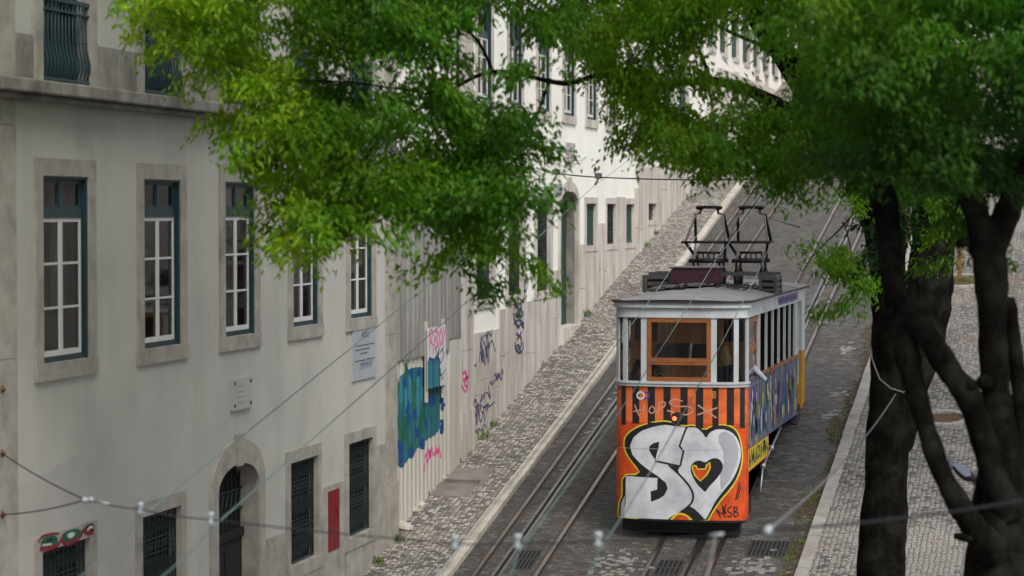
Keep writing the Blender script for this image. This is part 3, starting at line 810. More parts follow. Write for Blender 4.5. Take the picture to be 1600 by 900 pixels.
for st in ([(664, 738), (667, 715), (672, 700), (675, 712), (668, 722)], [(672, 715), (677, 698), (680, 712)], [(682, 712), (684, 695), (686, 708), (690, 697), (691, 716)]):
    q = [fa(*p) for p in st]
    for a, c in zip(q, q[1:]):
        d = Vector((c[0] - a[0], c[1] - a[1])).normalized(); nn = Vector((-d.y, d.x)) * .035
        spray_poly(m, [(a[0] + nn.x, a[1] + nn.y), (c[0] + nn.x, c[1] + nn.y), (c[0] - nn.x, c[1] - nn.y), (a[0] - nn.x, a[1] - nn.y)], .003, 4)
for st in ([(617, 742), (616, 728), (618, 720)], [(615, 740), (620, 747), (622, 738)], [(616, 755), (621, 754)]):
    q = [fa(*p) for p in st]
    for a, c in zip(q, q[1:]):
        d = Vector((c[0] - a[0], c[1] - a[1])).normalized(); nn = Vector((-d.y, d.x)) * .035
        spray_poly(m, [(max(HY0, a[0] + nn.x), a[1] + nn.y), (c[0] + nn.x, c[1] + nn.y), (c[0] - nn.x, c[1] - nn.y), (max(HY0, a[0] - nn.x), a[1] - nn.y)], .003, 5)
m.build('graffiti', [MT[k] for k in names], ho, recalc=False)
def stroke(mb, pts, wd, x, mi=0, th=.002):
    """flat spray stroke on an upright wall: pts in (y, z)"""
    for i, (a, c) in enumerate(zip(pts, pts[1:])):
        d = Vector((c[0] - a[0], c[1] - a[1])); 
        if d.length < 1e-6: continue
        d.normalize(); nn = Vector((-d.y, d.x)) * wd / 2; e = d * wd * .3
        mb.prism_x([(a[0] + nn.x - e.x, a[1] + nn.y - e.y), (c[0] + nn.x + e.x, c[1] + nn.y + e.y), (c[0] - nn.x + e.x, c[1] - nn.y + e.y), (a[0] - nn.x - e.x, a[1] - nn.y - e.y)], x, x + th + .0003 * (i % 3), mi)
# the board screwed over the hoarding
xb = XF + .09
pq = [fa(*p, xb) for p in ((668, 513), (697, 508), (697, 603), (668, 612))]
a, c, zb, zt_ = pq[0][0], pq[1][0], pq[2][1] + .03, pq[0][1]
o = MB().box(xb - .012, xb, a, c, zb, zt_).build('graffiti_board', MT['board'], None, loc=(xb, (a + c) / 2, zb))
tag(o, 'white board covered in pink and black tags, fixed on the corrugated hoarding', 'board')
m = MB()
def bo(u, v): return (a + (c - a) * u, zt_ - (zt_ - zb) * v)
m.prism_x([bo(0, .55), bo(.12, .5), bo(.3, .52), bo(.5, .49), bo(.66, .55), bo(.64, 1), bo(0, 1)], xb, xb + .002, 1)
for pts in ([(.03, .56), (.1, .5), (.28, .53), (.3, 1)], [(.31, .58), (.45, .5), (.62, .55), (.64, 1)]): stroke(m, [bo(*p) for p in pts], .045, xb + .001, 2, .004)
for pts in ([(.1, .08), (.2, .02), (.28, .1), (.15, .22), (.3, .3), (.28, .42)], [(.42, .05), (.36, .2), (.4, .36), (.58, .3), (.42, .2), (.6, .12), (.42, .05)], [(.7, .05), (.62, .2), (.7, .32), (.84, .2), (.7, .05)], [(.85, .04), (.9, .16), (.98, .02)], [(.14, .1), (.1, .35)], [(.78, .2), (.84, .36)], [(.08, .48), (.2, .52)]): stroke(m, [bo(*p) for p in pts], .035, xb + .001, 0)
for pts in ([(.42, .35), (.5, .5), (.62, .36), (.5, .56)], [(.6, .4), (.58, .55), (.7, .62), (.86, .5), (.8, .38), (.66, .44)], [(.62, .62), (.6, .78), (.72, .84), (.66, .7)], [(.7, .9), (.85, .86)]): stroke(m, [bo(*p) for p in pts], .022, xb + .003, 3)
stroke(m, [bo(.72, .82), bo(.85, .8), bo(.95, .74)], .02, xb + .001, 2)
m.build('tags', [MT['spray pink'], MT['spray sky'], MT['spray blue'], MT['spray black']], o)
m = MB()
for u in (.05, .95): m.box(xb - .07, xb - .013, a + (c - a) * u - .03, a + (c - a) * u + .03, zb - .25, zt_ + .12)
m.build('batten', MT['white_sheet'], o)

# ------------------------------------------------------------------ the white house
B2Y0, B2Y1 = fa(717, 600)[0], fa(1005, 300)[0]
house2 = thing('townhouse', (XF, 57, gz(57)), 'bright white house with grey stone plinth and an arched green door', 'house')
def col(px0, px1, py=400): return (fa(px0, py)[0], fa(px1, py)[0])
gw = [col(743, 768), col(793, 815), col(838, 858)]
gw2 = [col(915, 930.5), col(947, 961), col(977, 990)]
dz = col(874.5, 901)
w0, w1z = fa(754, 469)[1], 14.3
h2z0, h2z1 = fa(922, 384)[1], fa(922, 318)[1]
u0, u1 = fa(852, 174)[1], 18.45
centers = [sum(x) / 2 for x in gw] + [sum(dz) / 2] + [sum(x) / 2 for x in gw2]
up = [(c_ - .58, c_ + .62) for c_ in centers]
holes = [(*g, w0, w1z) for g in gw] + [(*g, h2z0, h2z1) for g in gw2] + [(*u, u0, u1) for u in up] + [(*u, u1 + 1.35, u1 + 3.3) for u in up]
dsp, dri = 14.28, .32
holes += [(dz[0] - .2, dz[1] + .2, 9.5, dsp, .02), (dz[0] - .2, dz[1] + .2, dsp, dsp + .7, .02)]
m = MB(); holes_wall(m, B2Y0 + .0, B2Y1, 7.5, 23.5, holes)
oa = arch_pts(dz[0] - .2, dz[1] + .2, dsp, dri + .24)
for k in range(len(oa) - 1):
    m.quad((XF, oa[k][0], oa[k][1]), (XF, oa[k + 1][0], oa[k + 1][1]), (XF, oa[k + 1][0], dsp + .7), (XF, oa[k][0], dsp + .7))
house_body(m, B2Y0, B2Y1, 7.5, 23.5)
m.build('wall', [MT['plaster_white'], MT['stone_pale']], house2, recalc=False)
for g in gw: barred_window(house2, *g, w0, w1z, (g[0] - .24, g[1] + .3, w0 - .17, w1z + .22), MT['stone_pale'])
for i, g in enumerate(gw2):
    win = barred_window(house2, *g, h2z0, h2z1, (g[0] - .18, g[1] + .18, h2z0 - .14, h2z1 + .16), MT['stone_pale'], pale=False) if i == 1 else None
    if i != 1:
        m = MB(); surround(m, *g, h2z0, h2z1, g[0] - .18, g[1] + .18, h2z0 - .14, h2z1 + .16); win = m.build('window', MT['stone_pale'], house2)
        m = MB(); m.box(XF - .12, XF - .08, g[0], g[1], h2z0, h2z1)
        n_ = 9
        for k in range(n_ + 1):
            y = g[0] + (g[1] - g[0]) * k / n_; m.box(XF - .081, XF - .06, y - .03, y + .03, h2z0 + .02, h2z1 - .02)
        m.box(XF - .082, XF - .05, g[0], g[1], h2z0, h2z0 + .06); m.box(XF - .082, XF - .05, g[0], g[1], h2z1 - .06, h2z1)
        m.build('shutter', MT['shutter'], win)
for u in up:
    sash_window(house2, *u, u0, u1, u0 + 1.3, (u[0] - .16, u[1] + .18, u0 - .2, u1 + .2), MT['stone_pale'], rng, curtains=False, bars=2)
    sash_window(house2, *u, u1 + 1.35, u1 + 3.3, u1 + 2.7, (u[0] - .16, u[1] + .18, u1 + 1.15, u1 + 3.5), MT['stone_pale'], rng, curtains=False, bars=2)
# door
m = MB(); arch_surround(m, dz[0], dz[1], 9.5, dsp, dri, .19, .24, XF - .05, XF + .04); door = m.build('doorway', MT['stone_pale'], house2)
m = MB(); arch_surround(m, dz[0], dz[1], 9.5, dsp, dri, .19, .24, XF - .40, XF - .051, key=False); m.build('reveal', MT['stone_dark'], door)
m = MB(); m.box(XF - .36, XF - .26, dz[0], dz[1], 9.6, dsp + .02)
for k in range(4): m.box(XF - .26, XF - .245, dz[0] + .15, dz[1] - .15, 11.3 + k * .72, 11.85 + k * .72)
m.build('door_leaf', MT['green_door'], door)
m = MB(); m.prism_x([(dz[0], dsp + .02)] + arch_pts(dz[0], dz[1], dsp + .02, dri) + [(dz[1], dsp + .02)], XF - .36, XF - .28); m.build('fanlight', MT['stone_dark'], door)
m = MB(); m.box(XF - .24, XF + .12, dz[0] - .1, dz[1] + .15, 10.5, fa(888, 511)[1] + .03); m.build('step', MT['stone_pale'], door)
# stepped plinth of upright stone slabs, pilaster
def slabs(mb, px0, px1, topz, t, rng, wid=.72, X=XF):
    a, c = fa(px0, 400)[0], fa(px1, 400)[0]; y = a; 
    while y < c - .02:
        L = min(rng.uniform(.8, 1.25) * wid, c - y)
        if c - (y + L) < .2: L = c - y
        zb = gz(y) - .1; zs_ = sorted({zb, topz, *[topz - rng.uniform(.9, 1.3) * k for k in (1, 2) if topz - 1.3 * k > zb + .3]})
        for p, q in zip(zs_, zs_[1:]): mb.box(X - .02, X + t + rng.uniform(-.004, .006), y, y + L - .016, p, q - .012)
        y += L
m = MB(); rs = random.Random(8)
pilx = fa(737, 600)[0]
for (x0, x1, pz_) in ((737, 778.5, fa(760, 516)[1]), (778.5, 792.0, fa(785, 482)[1]), (816, 837, fa(826, 470)[1]), (859.5, 871.5, fa(866, 422)[1]), (903.5, 914, fa(908, 381)[1]), (931.5, 946, fa(938, 348)[1]), (962, 976, fa(970, 307)[1]), (991, 997, fa(992, 293)[1])):
    slabs(m, x0, x1, pz_, .03, rs)
for g, zz in ((gw[1], w0 - .175), (gw[2], w0 - .175), (gw2[0], h2z0 - .145), (gw2[1], h2z0 - .145), (gw2[2], h2z0 - .145)):
    y0_, y1_ = g[0] - .17, g[1] + .17
    m.box(XF - .02, XF + .026, y0_, y1_, gz(y0_) - .2, zz)
m.build('plinth', MT['stone_pale'], house2)
m = MB(); z = 8.5
for zt_ in (fa(727, 640)[1], 11.3, 13.2, 15.0, 17.5, 23.4): m.box(XF - .05, XF + (.07 if z < 9 else .045), B2Y0, pilx, z, zt_ - .008); z = zt_
m.build('pilaster', MT['stone_pale'], house2)
m = MB(); z = 12
pa, pb = fa(997, 300)[0], fa(1005.5, 300)[0]
for zt_ in (13.6, 15.3, 17.2, 23.4): m.box(XF - .05, XF + .05, pa, pb, z, zt_ - .008); z = zt_
m.build('pilaster', MT['stone_pale'], house2)
m = MB(); m.box(XF - .05, XF + .4, B2Y0, B2Y1, 23.3, 23.7); m.build('cornice', MT['stone_pale'], house2)
# tags on the plinth
m = MB(); xs = XF + .038; r3 = random.Random(12)
def tagline(px, py, w_, h_, n_, mi, wd, tilt=0):
    p = [fa(px, py)]
    for i in range(n_):
        x = px + w_ * (i + 1) / n_ + r3.uniform(-.15, .15) * w_; y = py + tilt * (i + 1) / n_ + (h_ / 2 if i % 2 else -h_ / 2) * r3.uniform(.5, 1.1); p.append(fa(x, y))
    stroke(m, smooth_poly(p, 2, False), wd, xs, mi)
for (px, py, w_, h_, n_, mi, wd, tl) in ((746, 565, 14, 40, 7, 1, .03, -20), (748, 545, 20, 30, 8, 1, .03, -12), (752, 560, 10, 55, 5, 1, .025, 0), (731, 630, 34, 26, 11, 1, .03, -14), (733, 660, 28, 34, 9, 1, .03, -10), (738, 640, 30, 12, 7, 1, .025, -8), (763, 600, 20, 14, 7, 1, .028, -12), (733, 572, 10, 8, 5, 3, .02, -3), (734, 648, 26, 20, 13, 1, .025, -12), (748, 530, 18, 16, 9, 1, .025, -10), (770, 588, 14, 12, 9, 1, .025, -8), (738, 676, 22, 12, 9, 1, .022, -12), (828, 470, 14, 10, 7, 2, .02, -4)):
    tagline(px, py, w_, h_, n_, mi, wd, tl)
for pts in ([(802, 470), (799, 490), (803, 505), (809, 512)], [(818, 440), (817, 460), (812, 475), (820, 462)], [(806, 478), (811, 472), (813, 480), (809, 486), (806, 478)], [(803, 492), (810, 482), (816, 490), (811, 496), (803, 492)], [(801, 505), (809, 498), (816, 506)], [(806, 512), (811, 504), (816, 512)], [(805, 520), (809, 526), (812, 518)], [(802, 535), (804, 547), (810, 552), (815, 546), (815, 535)], [(806, 530), (811, 522), (813, 540), (807, 545)], [(803, 545), (807, 536), (811, 548)], [(820, 428), (822, 445), (819, 456)]):
    stroke(m, smooth_poly([fa(*p) for p in pts], 2, False), .045, xs + .002, 1)
for pts in ([(719, 585), (723, 580), (726, 592), (721, 598), (727, 606)], [(724, 578), (728, 600), (725, 612)], [(720, 594), (729, 588)], [(718, 603), (723, 612)]): stroke(m, smooth_poly([fa(*p) for p in pts], 1, False), .06, XF + .046, 0)
m.build('graffiti', [MT['spray pink'], MT['spray navy'], MT['spray teal'], MT['spray red']], house2)
plaque('small pale stone plaque high on the bright white wall above the green door', [(883, 224), (895.5, 222), (895.5, 252), (883, 253)], None)
o, a, c, zb, zt_ = board('number_tile', 'small white house number tile left of the arched green door', 'house number', [(866, 287), (875, 287), (875, 303), (866, 303)], .06, MT['ceramic'])
m = MB()
W, Hh = c - a, zt_ - zb
for pts in ([(.62, .15), (.62, .3)], [(.45, .42), (.8, .42), (.8, .55), (.45, .55), (.45, .42)], [(.45, .65), (.8, .65), (.62, .65), (.62, .8)], [(.45, .9), (.8, .9)]): stroke(m, [(a + W * u, zt_ - Hh * v) for u, v in pts], .03, XF + .06)
m.build('lettering', MT['spray teal'], o)

# ------------------------------------------------------------------ next house up the street, then the house that closes the view
B3Y0, B3Y1 = B2Y1 + .01, 105.0
house3 = thing('townhouse', (XF, 85, gz(85)), 'far white house with a row of tall green shuttered windows, partly behind the leaves', 'house')
c3 = []
y = B3Y0 + 1.6
while y < B3Y1 - 1: c3.append(y); y += 2.85
fz = lambda y: 16.6 if y < 76 else 19.55
holes = []
for y in c3: holes += [(y - .55, y + .55, fz(y), fz(y) + 2.3), (y - .55, y + .55, fz(y) + 3.6, fz(y) + 5.9)]
lw = (*col(1012, 1024.5, 330), fa(1018, 344)[1], fa(1018, 318)[1]); holes.append(lw)
for y in c3[4:]: holes.append((y - .5, y + .5, max(gz(y) + .9, 15.9), max(gz(y) + .9, 15.9) + 1.4) if gz(y) + 2.6 < fz(y) else (y - .4, y + .4, gz(y) + .7, gz(y) + 1.5))
m = MB(); holes_wall(m, B3Y0, B3Y1, 11, 28, holes); house_body(m, B3Y0, B3Y1, 11, 28)
m.build('wall', [MT['plaster_far'], MT['stone_pale']], house3, recalc=False)
for h in holes:
    y0_, y1_, z0_, z1_ = h[:4]; tall = z1_ - z0_ > 2
    m = MB(); surround(m, y0_, y1_, z0_, z1_, y0_ - .15, y1_ + .15, z0_ - .14, z1_ + .16); win = m.build('window', MT['stone_pale'], house3)
    m = MB(); xa = XF - .10; mid = (y0_ + y1_) / 2
    if tall:
        for p, q in ((y0_, mid - .01), (mid + .01, y1_)):
            m.box(xa - .02, xa, p, q, z0_, z1_); n_ = 22
            for k in range(n_): 
                zz = z0_ + (z1_ - z0_) * (k + .5) / n_; m.box(xa, xa + .018, p + .06, q - .06, zz - .03, zz + .02)
            m.box(xa, xa + .03, p, p + .055, z0_, z1_); m.box(xa, xa + .03, q - .055, q, z0_, z1_)
        # one leaf folded out against the wall
        m.box(XF + .02, XF + .055, y0_ - .56, y0_ - .02, z0_ + .02, z1_ - .02)
        m.build('shutter', MT['shutter'], win)
    else:
        m.quad((xa - .05, y0_, z0_), (xa - .05, y1_, z0_), (xa - .05, y1_, z1_), (xa - .05, y0_, z1_), 1)
        for k in range(5): yy = y0_ + (y1_ - y0_) * (k + .5) / 5; m.box(xa, xa + .02, yy - .01, yy + .01, z0_, z1_, 0)
        for k in range(2): zz = z0_ + (z1_ - z0_) * (k + 1) / 3; m.box(xa + .001, xa + .022, y0_, y1_, zz - .01, zz + .01, 0)
        m.build('bars', [MT['iron'], MT['dark']], win, recalc=False)
m = MB(); rs = random.Random(31)
for (x0, x1, pz_) in ((1006, 1031, fa(1018, 262)[1]), (1031, 1041, fa(1035, 246)[1]), (1041, 1075, fa(1050, 228)[1]), (1075, 1120, fa(1090, 212)[1] + .5)): 
    a, c = fa(x0, 300)[0], fa(x1, 300)[0]
    if x0 == 1006:
        m.box(XF - .02, XF + .03, a, lw[0] - .151, gz(a) - .2, pz_); m.box(XF - .02, XF + .03, lw[1] + .151, c, gz(lw[1]) - .2, pz_); m.box(XF - .02, XF + .028, lw[0] - .15, lw[1] + .15, lw[3] + .161, pz_); m.box(XF - .02, XF + .028, lw[0] - .15, lw[1] + .15, gz(lw[0]) - .2, lw[2] - .141)
    else: slabs(m, x0, x1, pz_, .03, rs, .9)
slabs(m, 1120, 1235, 19.0, .03, rs, 1.2)
m.build('plinth', MT['stone_pale'], house3)
m = MB(); m.box(XF - .05, XF + .25, B3Y0, B3Y1, 23.0, 23.25); m.box(XF - .05, XF + .45, B3Y0, B3Y1, 27.8, 28.3); m.build('cornice', MT['stone_pale'], house3)

EY = 108.0
house4 = thing('end_house', (-3, EY, gz(EY)), 'cream house across the top of the street, glimpsed between the leaves', 'house')
m = MB(); m.box(-22, 22, EY, EY + 9, gz(EY) - 2, gz(EY) + 13); m.build('wall', MT['plaster_far'], house4)
m = MB(); m.box(-22.2, 22.2, EY - .06, EY - .001, gz(EY) - 2, gz(EY) + .55); m.box(-22.2, 22.2, EY - .25, EY - .001, gz(EY) + 4.6, gz(EY) + 4.9); m.build('string_course', MT['stone_pale'], house4)
for k in range(13):
    x = -12.6 + k * 2.3
    for z0_ in (1.2, 5.8):
        z0 = gz(EY) + z0_; h = 2.0
        m = MB(); m.box(x - .75, x + .75, EY - .05, EY - .0015, z0 - .15, z0 + h + .15); win = m.build('window', MT['stone_pale'], house4)
        m = MB(); m.box(x - .6, x + .6, EY - .06, EY - .051, z0, z0 + h); m.build('pane', MT['dark_glass'], win)
        m = MB(); 
        for dx in (-.57, 0, .57): m.box(x + dx - .035, x + dx + .035, EY - .09, EY - .061, z0, z0 + h)
        for f in (0, .33, .66, 1): m.box(x - .6, x + .6, EY - .088, EY - .0611, z0 + h * f - .03, z0 + h * f + .03)
        m.build('sash', MT['sash'], win)
m = MB(); x = at_y(1225, 60, EY).x; m.box(x - .3, x + .3, EY - .12, EY - .002, gz(EY) + .6, gz(EY) + 4.4); m.build('downpipe_panel', MT['ochre'], house4)

# ------------------------------------------------------------------ the cable tram
TX = (at_y(965, 560, 42.9).x + at_y(1169, 560, 42.9).x) / 2
TW = (at_y(1169, 560, 42.9).x - at_y(965, 560, 42.9).x) / 2
YS = 42.9                          # where the rounded front meets the straight sides
BULGE = .42
XR, XL = TX + TW, TX - TW
YE = at_x(1246, 500, XR).y         # rear of the closed saloon
YR = at_x(1257.5, 500, XR).y       # rear of the platform
tram = thing('cable_tram', (TX, 46, gz(46)), 'orange black striped cable tram with a huge silver S and heart graffiti on its front', 'tram')
def fy(x):                          # plan of the front, outward normal
    u = min(1, abs(x - TX) / TW); return YS - BULGE * (1 - u ** 2.6) ** (1 / 2.0)
def fpt(u, z, off):                 # u along the front -1..1 (arc-like), z height
    a = u * math.pi / 2
    def base(a_):
        s_ = math.sin(a_); c_ = math.cos(a_)
        return Vector((TX + TW * math.copysign(abs(s_) ** .70, s_), YS - BULGE * abs(c_) ** .62, 0))
    p = base(a); t = (base(min(math.pi / 2, a + .01)) - base(max(-math.pi / 2, a - .01)))
    nrm = Vector((t.y, -t.x, 0)).normalized() if t.length > 1e-9 else Vector((0, -1, 0))
    q = p + nrm * off; return Vector((q.x, q.y, z))
_tab = [(i / 400, fpt(i / 400, 0, 0)) for i in range(-400, 401)]
def u_of_x(x):
    x = max(XL, min(XR, x))
    for (u0_, p0), (u1_, p1) in zip(_tab, _tab[1:]):
        if p0.x <= x <= p1.x: return u0_ + (u1_ - u0_) * ((x - p0.x) / max(1e-9, p1.x - p0.x))
    return 1.0
def front_px(px, py):               # photo pixel -> (u, z) on the tram front
    y = YS - BULGE
    for _ in range(6):
        p = at_y(px, py, y); u = u_of_x(p.x); y = fpt(u, 0, 0).y
    return u, p.z
def fband(mb, u0_, u1_, z0_, z1_, o0, o1, mi=0, n_=None, z1f=None):
    n_ = n_ or max(1, int(abs(u1_ - u0_) * 40))
    ring = []
    for i in range(n_ + 1):
        u = u0_ + (u1_ - u0_) * i / n_; zt_ = z1_ if z1f is None else z1f(u)
        ring.append((fpt(u, z0_, o0), fpt(u, z0_, o1), fpt(u, zt_, o1), fpt(u, zt_, o0)))
    vs_ = [p for r in ring for p in r]; fs = [(0, 1, 2, 3), tuple(4 * n_ + k for k in (3, 2, 1, 0))]
    for i in range(n_):
        for k in range(4): fs.append((4 * i + k, 4 * i + (k + 1) % 4, 4 * i + 4 + (k + 1) % 4, 4 * i + 4 + k))
    mb.add(vs_, fs, mi)
zf = lambda py, px=1067: front_px(px, py)[1]
Z_LIP, Z_WT, Z_WB, Z_BELT, Z_STR, Z_BOT = zf(473), zf(496.5), zf(597), zf(604.5), zf(661), zf(813)
TM = {}
TM['orange'] = pbr('orange tram paint', (.66, .14, .036), (.52, .10, .028), 3, .42, grime=(.20, .055, .022), gscale=3, gamt=.6, bmp=.03)
TM['orange_red'] = pbr('sprayed orange red', (.60, .075, .012), (.45, .05, .01), 5, .5, grime=(.14, .028, .01), gscale=4, gamt=.7, bmp=.03)
TM['black'] = pbr('black tram paint', (.012, .012, .012), (.02, .019, .018), 4, .4, bmp=0)
TM['grey'] = pbr('pale grey tram paint', (.44, .47, .49), (.38, .405, .425), 2.5, .42, grime=(.22, .215, .20), gscale=2.5, gstretch=(1, 1, .5), gamt=.5, bmp=.03)
TM['silver'] = pbr('silver spray paint', (.55, .56, .60), (.41, .42, .46), 2.2, .45, 0.0, grime=(.27, .27, .30), gscale=2.2, gamt=.5, bmp=.06)
TM['silver_dark'] = pbr('thin silver spray', (.36, .36, .39), (.29, .29, .32), 2, .45, 0.0, bmp=.05)
TM['yellow'] = flat('yellow spray paint', (.58, .50, .03), .5); TM['pale_blue'] = flat('pale blue spray line', (.40, .47, .52), .5)
TM['pinkish'] = flat('faded pink chalk spray', (.50, .26, .19), .6)
TM['wood'] = pbr('varnished window wood', (.26, .095, .032), (.17, .058, .02), 5, .38, stretch=(1, 1, 4), bmp=.05)
TM['wood_in'] = pbr('brightened saloon wood', (.66, .29, .12), (.36, .14, .055), 4, .4, stretch=(3, 3, .5), bmp=.03)  # colour lightened to stand for the warm reflection in the windscreen
TM['shade_wood'] = flat('shade dark wood', (.022, .012, .008), .5)  # interior wood darkened so the gaps between the posts look unlit
TM['roof'] = pbr('grey roof canvas', (.205, .207, .208), (.165, .165, .162), 2.2, .85, grime=(.085, .082, .076), gscale=1.4, gamt=.6, bmp=.15)
TM['lip'] = flat('dark roof edge', (.035, .022, .03), .6)
TM['maroon'] = flat('dark maroon paint', (.055, .018, .026), .5)
TM['panto'] = flat('dark pantograph iron', (.012, .009, .012), .5, .3); TM['panto_l'] = flat('pale mauve pantograph tube', (.15, .115, .135), .5)
TM['greybox'] = flat('dark grey resistor', (.055, .055, .055), .6)
TM['plank'] = pbr('roof walk plank', (.10, .098, .092), (.06, .058, .055), 4, .8, stretch=(4, .5, 1), bmp=.1)
TM['ochre_post'] = pbr('ochre post paint', (.42, .21, .025), (.32, .15, .02), 3, .5, bmp=.02)
TM['under'] = flat('greasy black underframe', (.010, .009, .009), .6)
TM['seat'] = flat('dark seat back', (.03, .032, .04), .35)
TM['steelpale'] = flat('pale linkage rod', (.32, .32, .33), .4, .6)
TM['purple'] = flat('purple spray', (.10, .05, .22), .5)
# --- front apron: orange panel with black stripes above, graffiti below
us = [front_px(x, 632)[0] for x in (965, 971, 978, 988, 999, 1012, 1023.5, 1036.5, 1048, 1063, 1074.5, 1087, 1099, 1113, 1123, 1135.5, 1147, 1156, 1164, 1168)]
us[0], us[-1] = -1, 1
m = MB()
fband(m, -1, 1, Z_BOT, Z_STR, -.03, 0, 1, 60)
for i, (p, q) in enumerate(zip(us, us[1:])): fband(m, p, q, Z_STR + .001, Z_BELT, -.03, 0, 2 if i % 2 else 0, 3)
# ragged lower ends where the stripes run into the sprayed field
for i, (p, q) in enumerate(zip(us, us[1:])):
    if i % 2: fband(m, p, q, Z_STR - .03 - .03 * (i % 3), Z_STR - .0, .0005, .002, 2, 3)
fband(m, -1, 1, zf(703) - .006, zf(703) + .006, -.001, .0008, 1, 60)
apron = m.build('front_apron', [TM['orange'], TM['orange_red'], TM['black']], tram)
def fpoly(mb, pts, lift, mi, cuts=64):
    """flat paint: polygon given in photo pixels, laid onto the curved front"""
    q = [front_px(*p) for p in pts]
    bm = bmesh.new(); vs_ = [bm.verts.new((u, 0, z)) for u, z in q]
    bm.faces.new(vs_).normal_update(); bmesh.ops.triangulate(bm, faces=bm.faces)
    a, c = min(p[0] for p in q), max(p[0] for p in q)
    for k in range(-cuts, cuts + 1):
        u = k / cuts
        if a < u < c: bmesh.ops.bisect_plane(bm, geom=bm.verts[:] + bm.edges[:] + bm.faces[:], plane_co=(u, 0, 0), plane_no=(1, 0, 0))
    bm.verts.index_update()
    mb.add([fpt(v.co.x, v.co.z, lift) for v in bm.verts], [[v.index for v in f.verts] for f in bm.faces], mi)
    bm.free()
def C(pts): return [(960 + x / 3.748, 590 + y / 3.748) for x, y in pts]
def inset(pts, d):
    k = len(pts); area = sum(pts[i][0] * pts[(i + 1) % k][1] - pts[(i + 1) % k][0] * pts[i][1] for i in range(k)); sg = 1 if area > 0 else -1
    out = []
    for i in range(k):
        a, b_, c = Vector(pts[i - 1]), Vector(pts[i]), Vector(pts[(i + 1) % k])
        d1, d2 = (b_ - a), (c - b_)
        if d1.length < 1e-6 or d2.length < 1e-6: out.append(tuple(b_)); continue
        n1, n2 = Vector((-d1.y, d1.x)).normalized(), Vector((-d2.y, d2.x)).normalized()
        nn = (n1 + n2); nn = nn.normalized() if nn.length > .3 else n1
        out.append(tuple(b_ + nn * d * sg))
    return out
def fline(mb, pts, wd, lift, mi, sm=True):
    """spray line on the front; pts and width in crop units"""
    if sm and len(pts) > 2: pts = smooth_poly(pts, 2, closed=False)
    fine = [pts[0]]
    for a, c in zip(pts, pts[1:]):
        k = max(1, int(math.hypot(c[0] - a[0], c[1] - a[1]) / 7)); fine += [(a[0] + (c[0] - a[0]) * j / k, a[1] + (c[1] - a[1]) * j / k) for j in range(1, k + 1)]
    pts = fine
    L, R_ = [], []
    for i, p in enumerate(pts):
        a, c = Vector(pts[max(0, i - 1)]), Vector(pts[min(len(pts) - 1, i + 1)]); d = (c - a)
        d = d.normalized() if d.length > 1e-6 else Vector((1, 0)); nn = Vector((-d.y, d.x)) * wd / 2
        L.append((p[0] + nn.x, p[1] + nn.y)); R_.append((p[0] - nn.x, p[1] - nn.y))
    for i in range(len(pts) - 1):
        mb.add([fpt(*front_px(960 + x / 3.748, 590 + y / 3.748), lift) for x, y in (L[i], L[i + 1], R_[i + 1], R_[i])], [(0, 1, 2, 3)], mi)
outer = [(150, 562), (118, 520), (82, 475), (58, 430), (50, 385), (60, 340), (100, 302), (160, 273), (230, 256), (300, 248), (350, 262), (415, 282), (445, 272), (490, 280), (530, 302), (560, 283), (610, 270), (665, 274), (712, 298), (738, 345), (750, 410), (755, 470), (745, 535), (720, 600), (680, 660), (632, 712), (595, 765), (565, 815), (548, 846), (330, 838), (20, 822), (18, 800), (24, 720), (42, 690), (40, 564)]
m = MB()
outer_s = smooth_poly(outer, 1)
fpoly(m, C(outer_s), .0012, 0)
fpoly(m, C(inset(outer_s, 8)), .0020, 1)
S = [(420, 292), (360, 284), (300, 276), (230, 288), (160, 312), (112, 350), (92, 400), (105, 450), (150, 500), (200, 540), (255, 577), (300, 614), (313, 648), (292, 690), (262, 710), (215, 728), (212, 668), (250, 655), (253, 588), (68, 575), (66, 640), (66, 740), (50, 818), (310, 832), (380, 792), (440, 752), (464, 702), (452, 650), (400, 588), (328, 516), (385, 518), (406, 432), (381, 400)]
fpoly(m, C(S), .0028, 2)
heart = [(418, 292), (478, 290), (515, 322), (538, 358), (556, 322), (602, 300), (660, 306), (708, 336), (738, 400), (741, 470), (720, 540), (690, 600), (640, 660), (592, 722), (552, 800), (532, 836), (510, 808), (470, 768), (437, 752), (464, 702), (452, 650), (400, 588), (370, 550), (385, 518), (406, 432), (381, 400)]
fpoly(m, C(smooth_poly(heart, 1)), .0032, 2)
fpoly(m, C([(640, 316), (700, 340), (722, 400), (724, 470), (700, 545), (668, 605), (622, 660), (618, 560), (640, 500), (636, 430), (610, 380), (612, 330)]), .0036, 3)
fpoly(m, C([(262, 375), (228, 384), (206, 402), (203, 422), (215, 446), (240, 482), (250, 440), (260, 410)]), .0042, 1)
for pts, wd in (([(238, 488), (385, 519)], 11), ([(385, 519), (405, 432), (381, 400), (400, 350), (424, 286)], 11), ([(318, 512), (360, 548), (402, 590), (436, 630), (458, 668), (464, 702), (448, 745), (380, 794)], 12)): fline(m, pts, wd, .0048, 1, sm=len(pts) > 5)
ih = [(532, 500), (506, 484), (474, 488), (449, 512), (445, 545), (462, 590), (488, 630), (512, 652), (531, 674), (552, 640), (600, 592), (632, 545), (637, 512), (622, 482), (594, 470), (560, 477)]
fpoly(m, C(smooth_poly(ih, 2)), .0042, 1)
mh = [(451, 527), (460, 511), (480, 513), (489, 532), (530, 532), (537, 508), (561, 494), (565, 530), (545, 570), (503, 609), (468, 573)]
fpoly(m, C(mh), .0050, 0); fpoly(m, C(inset(mh, 8)), .0058, 4)
ba = [(318, 840), (350, 803), (384, 789), (428, 802), (468, 842)]
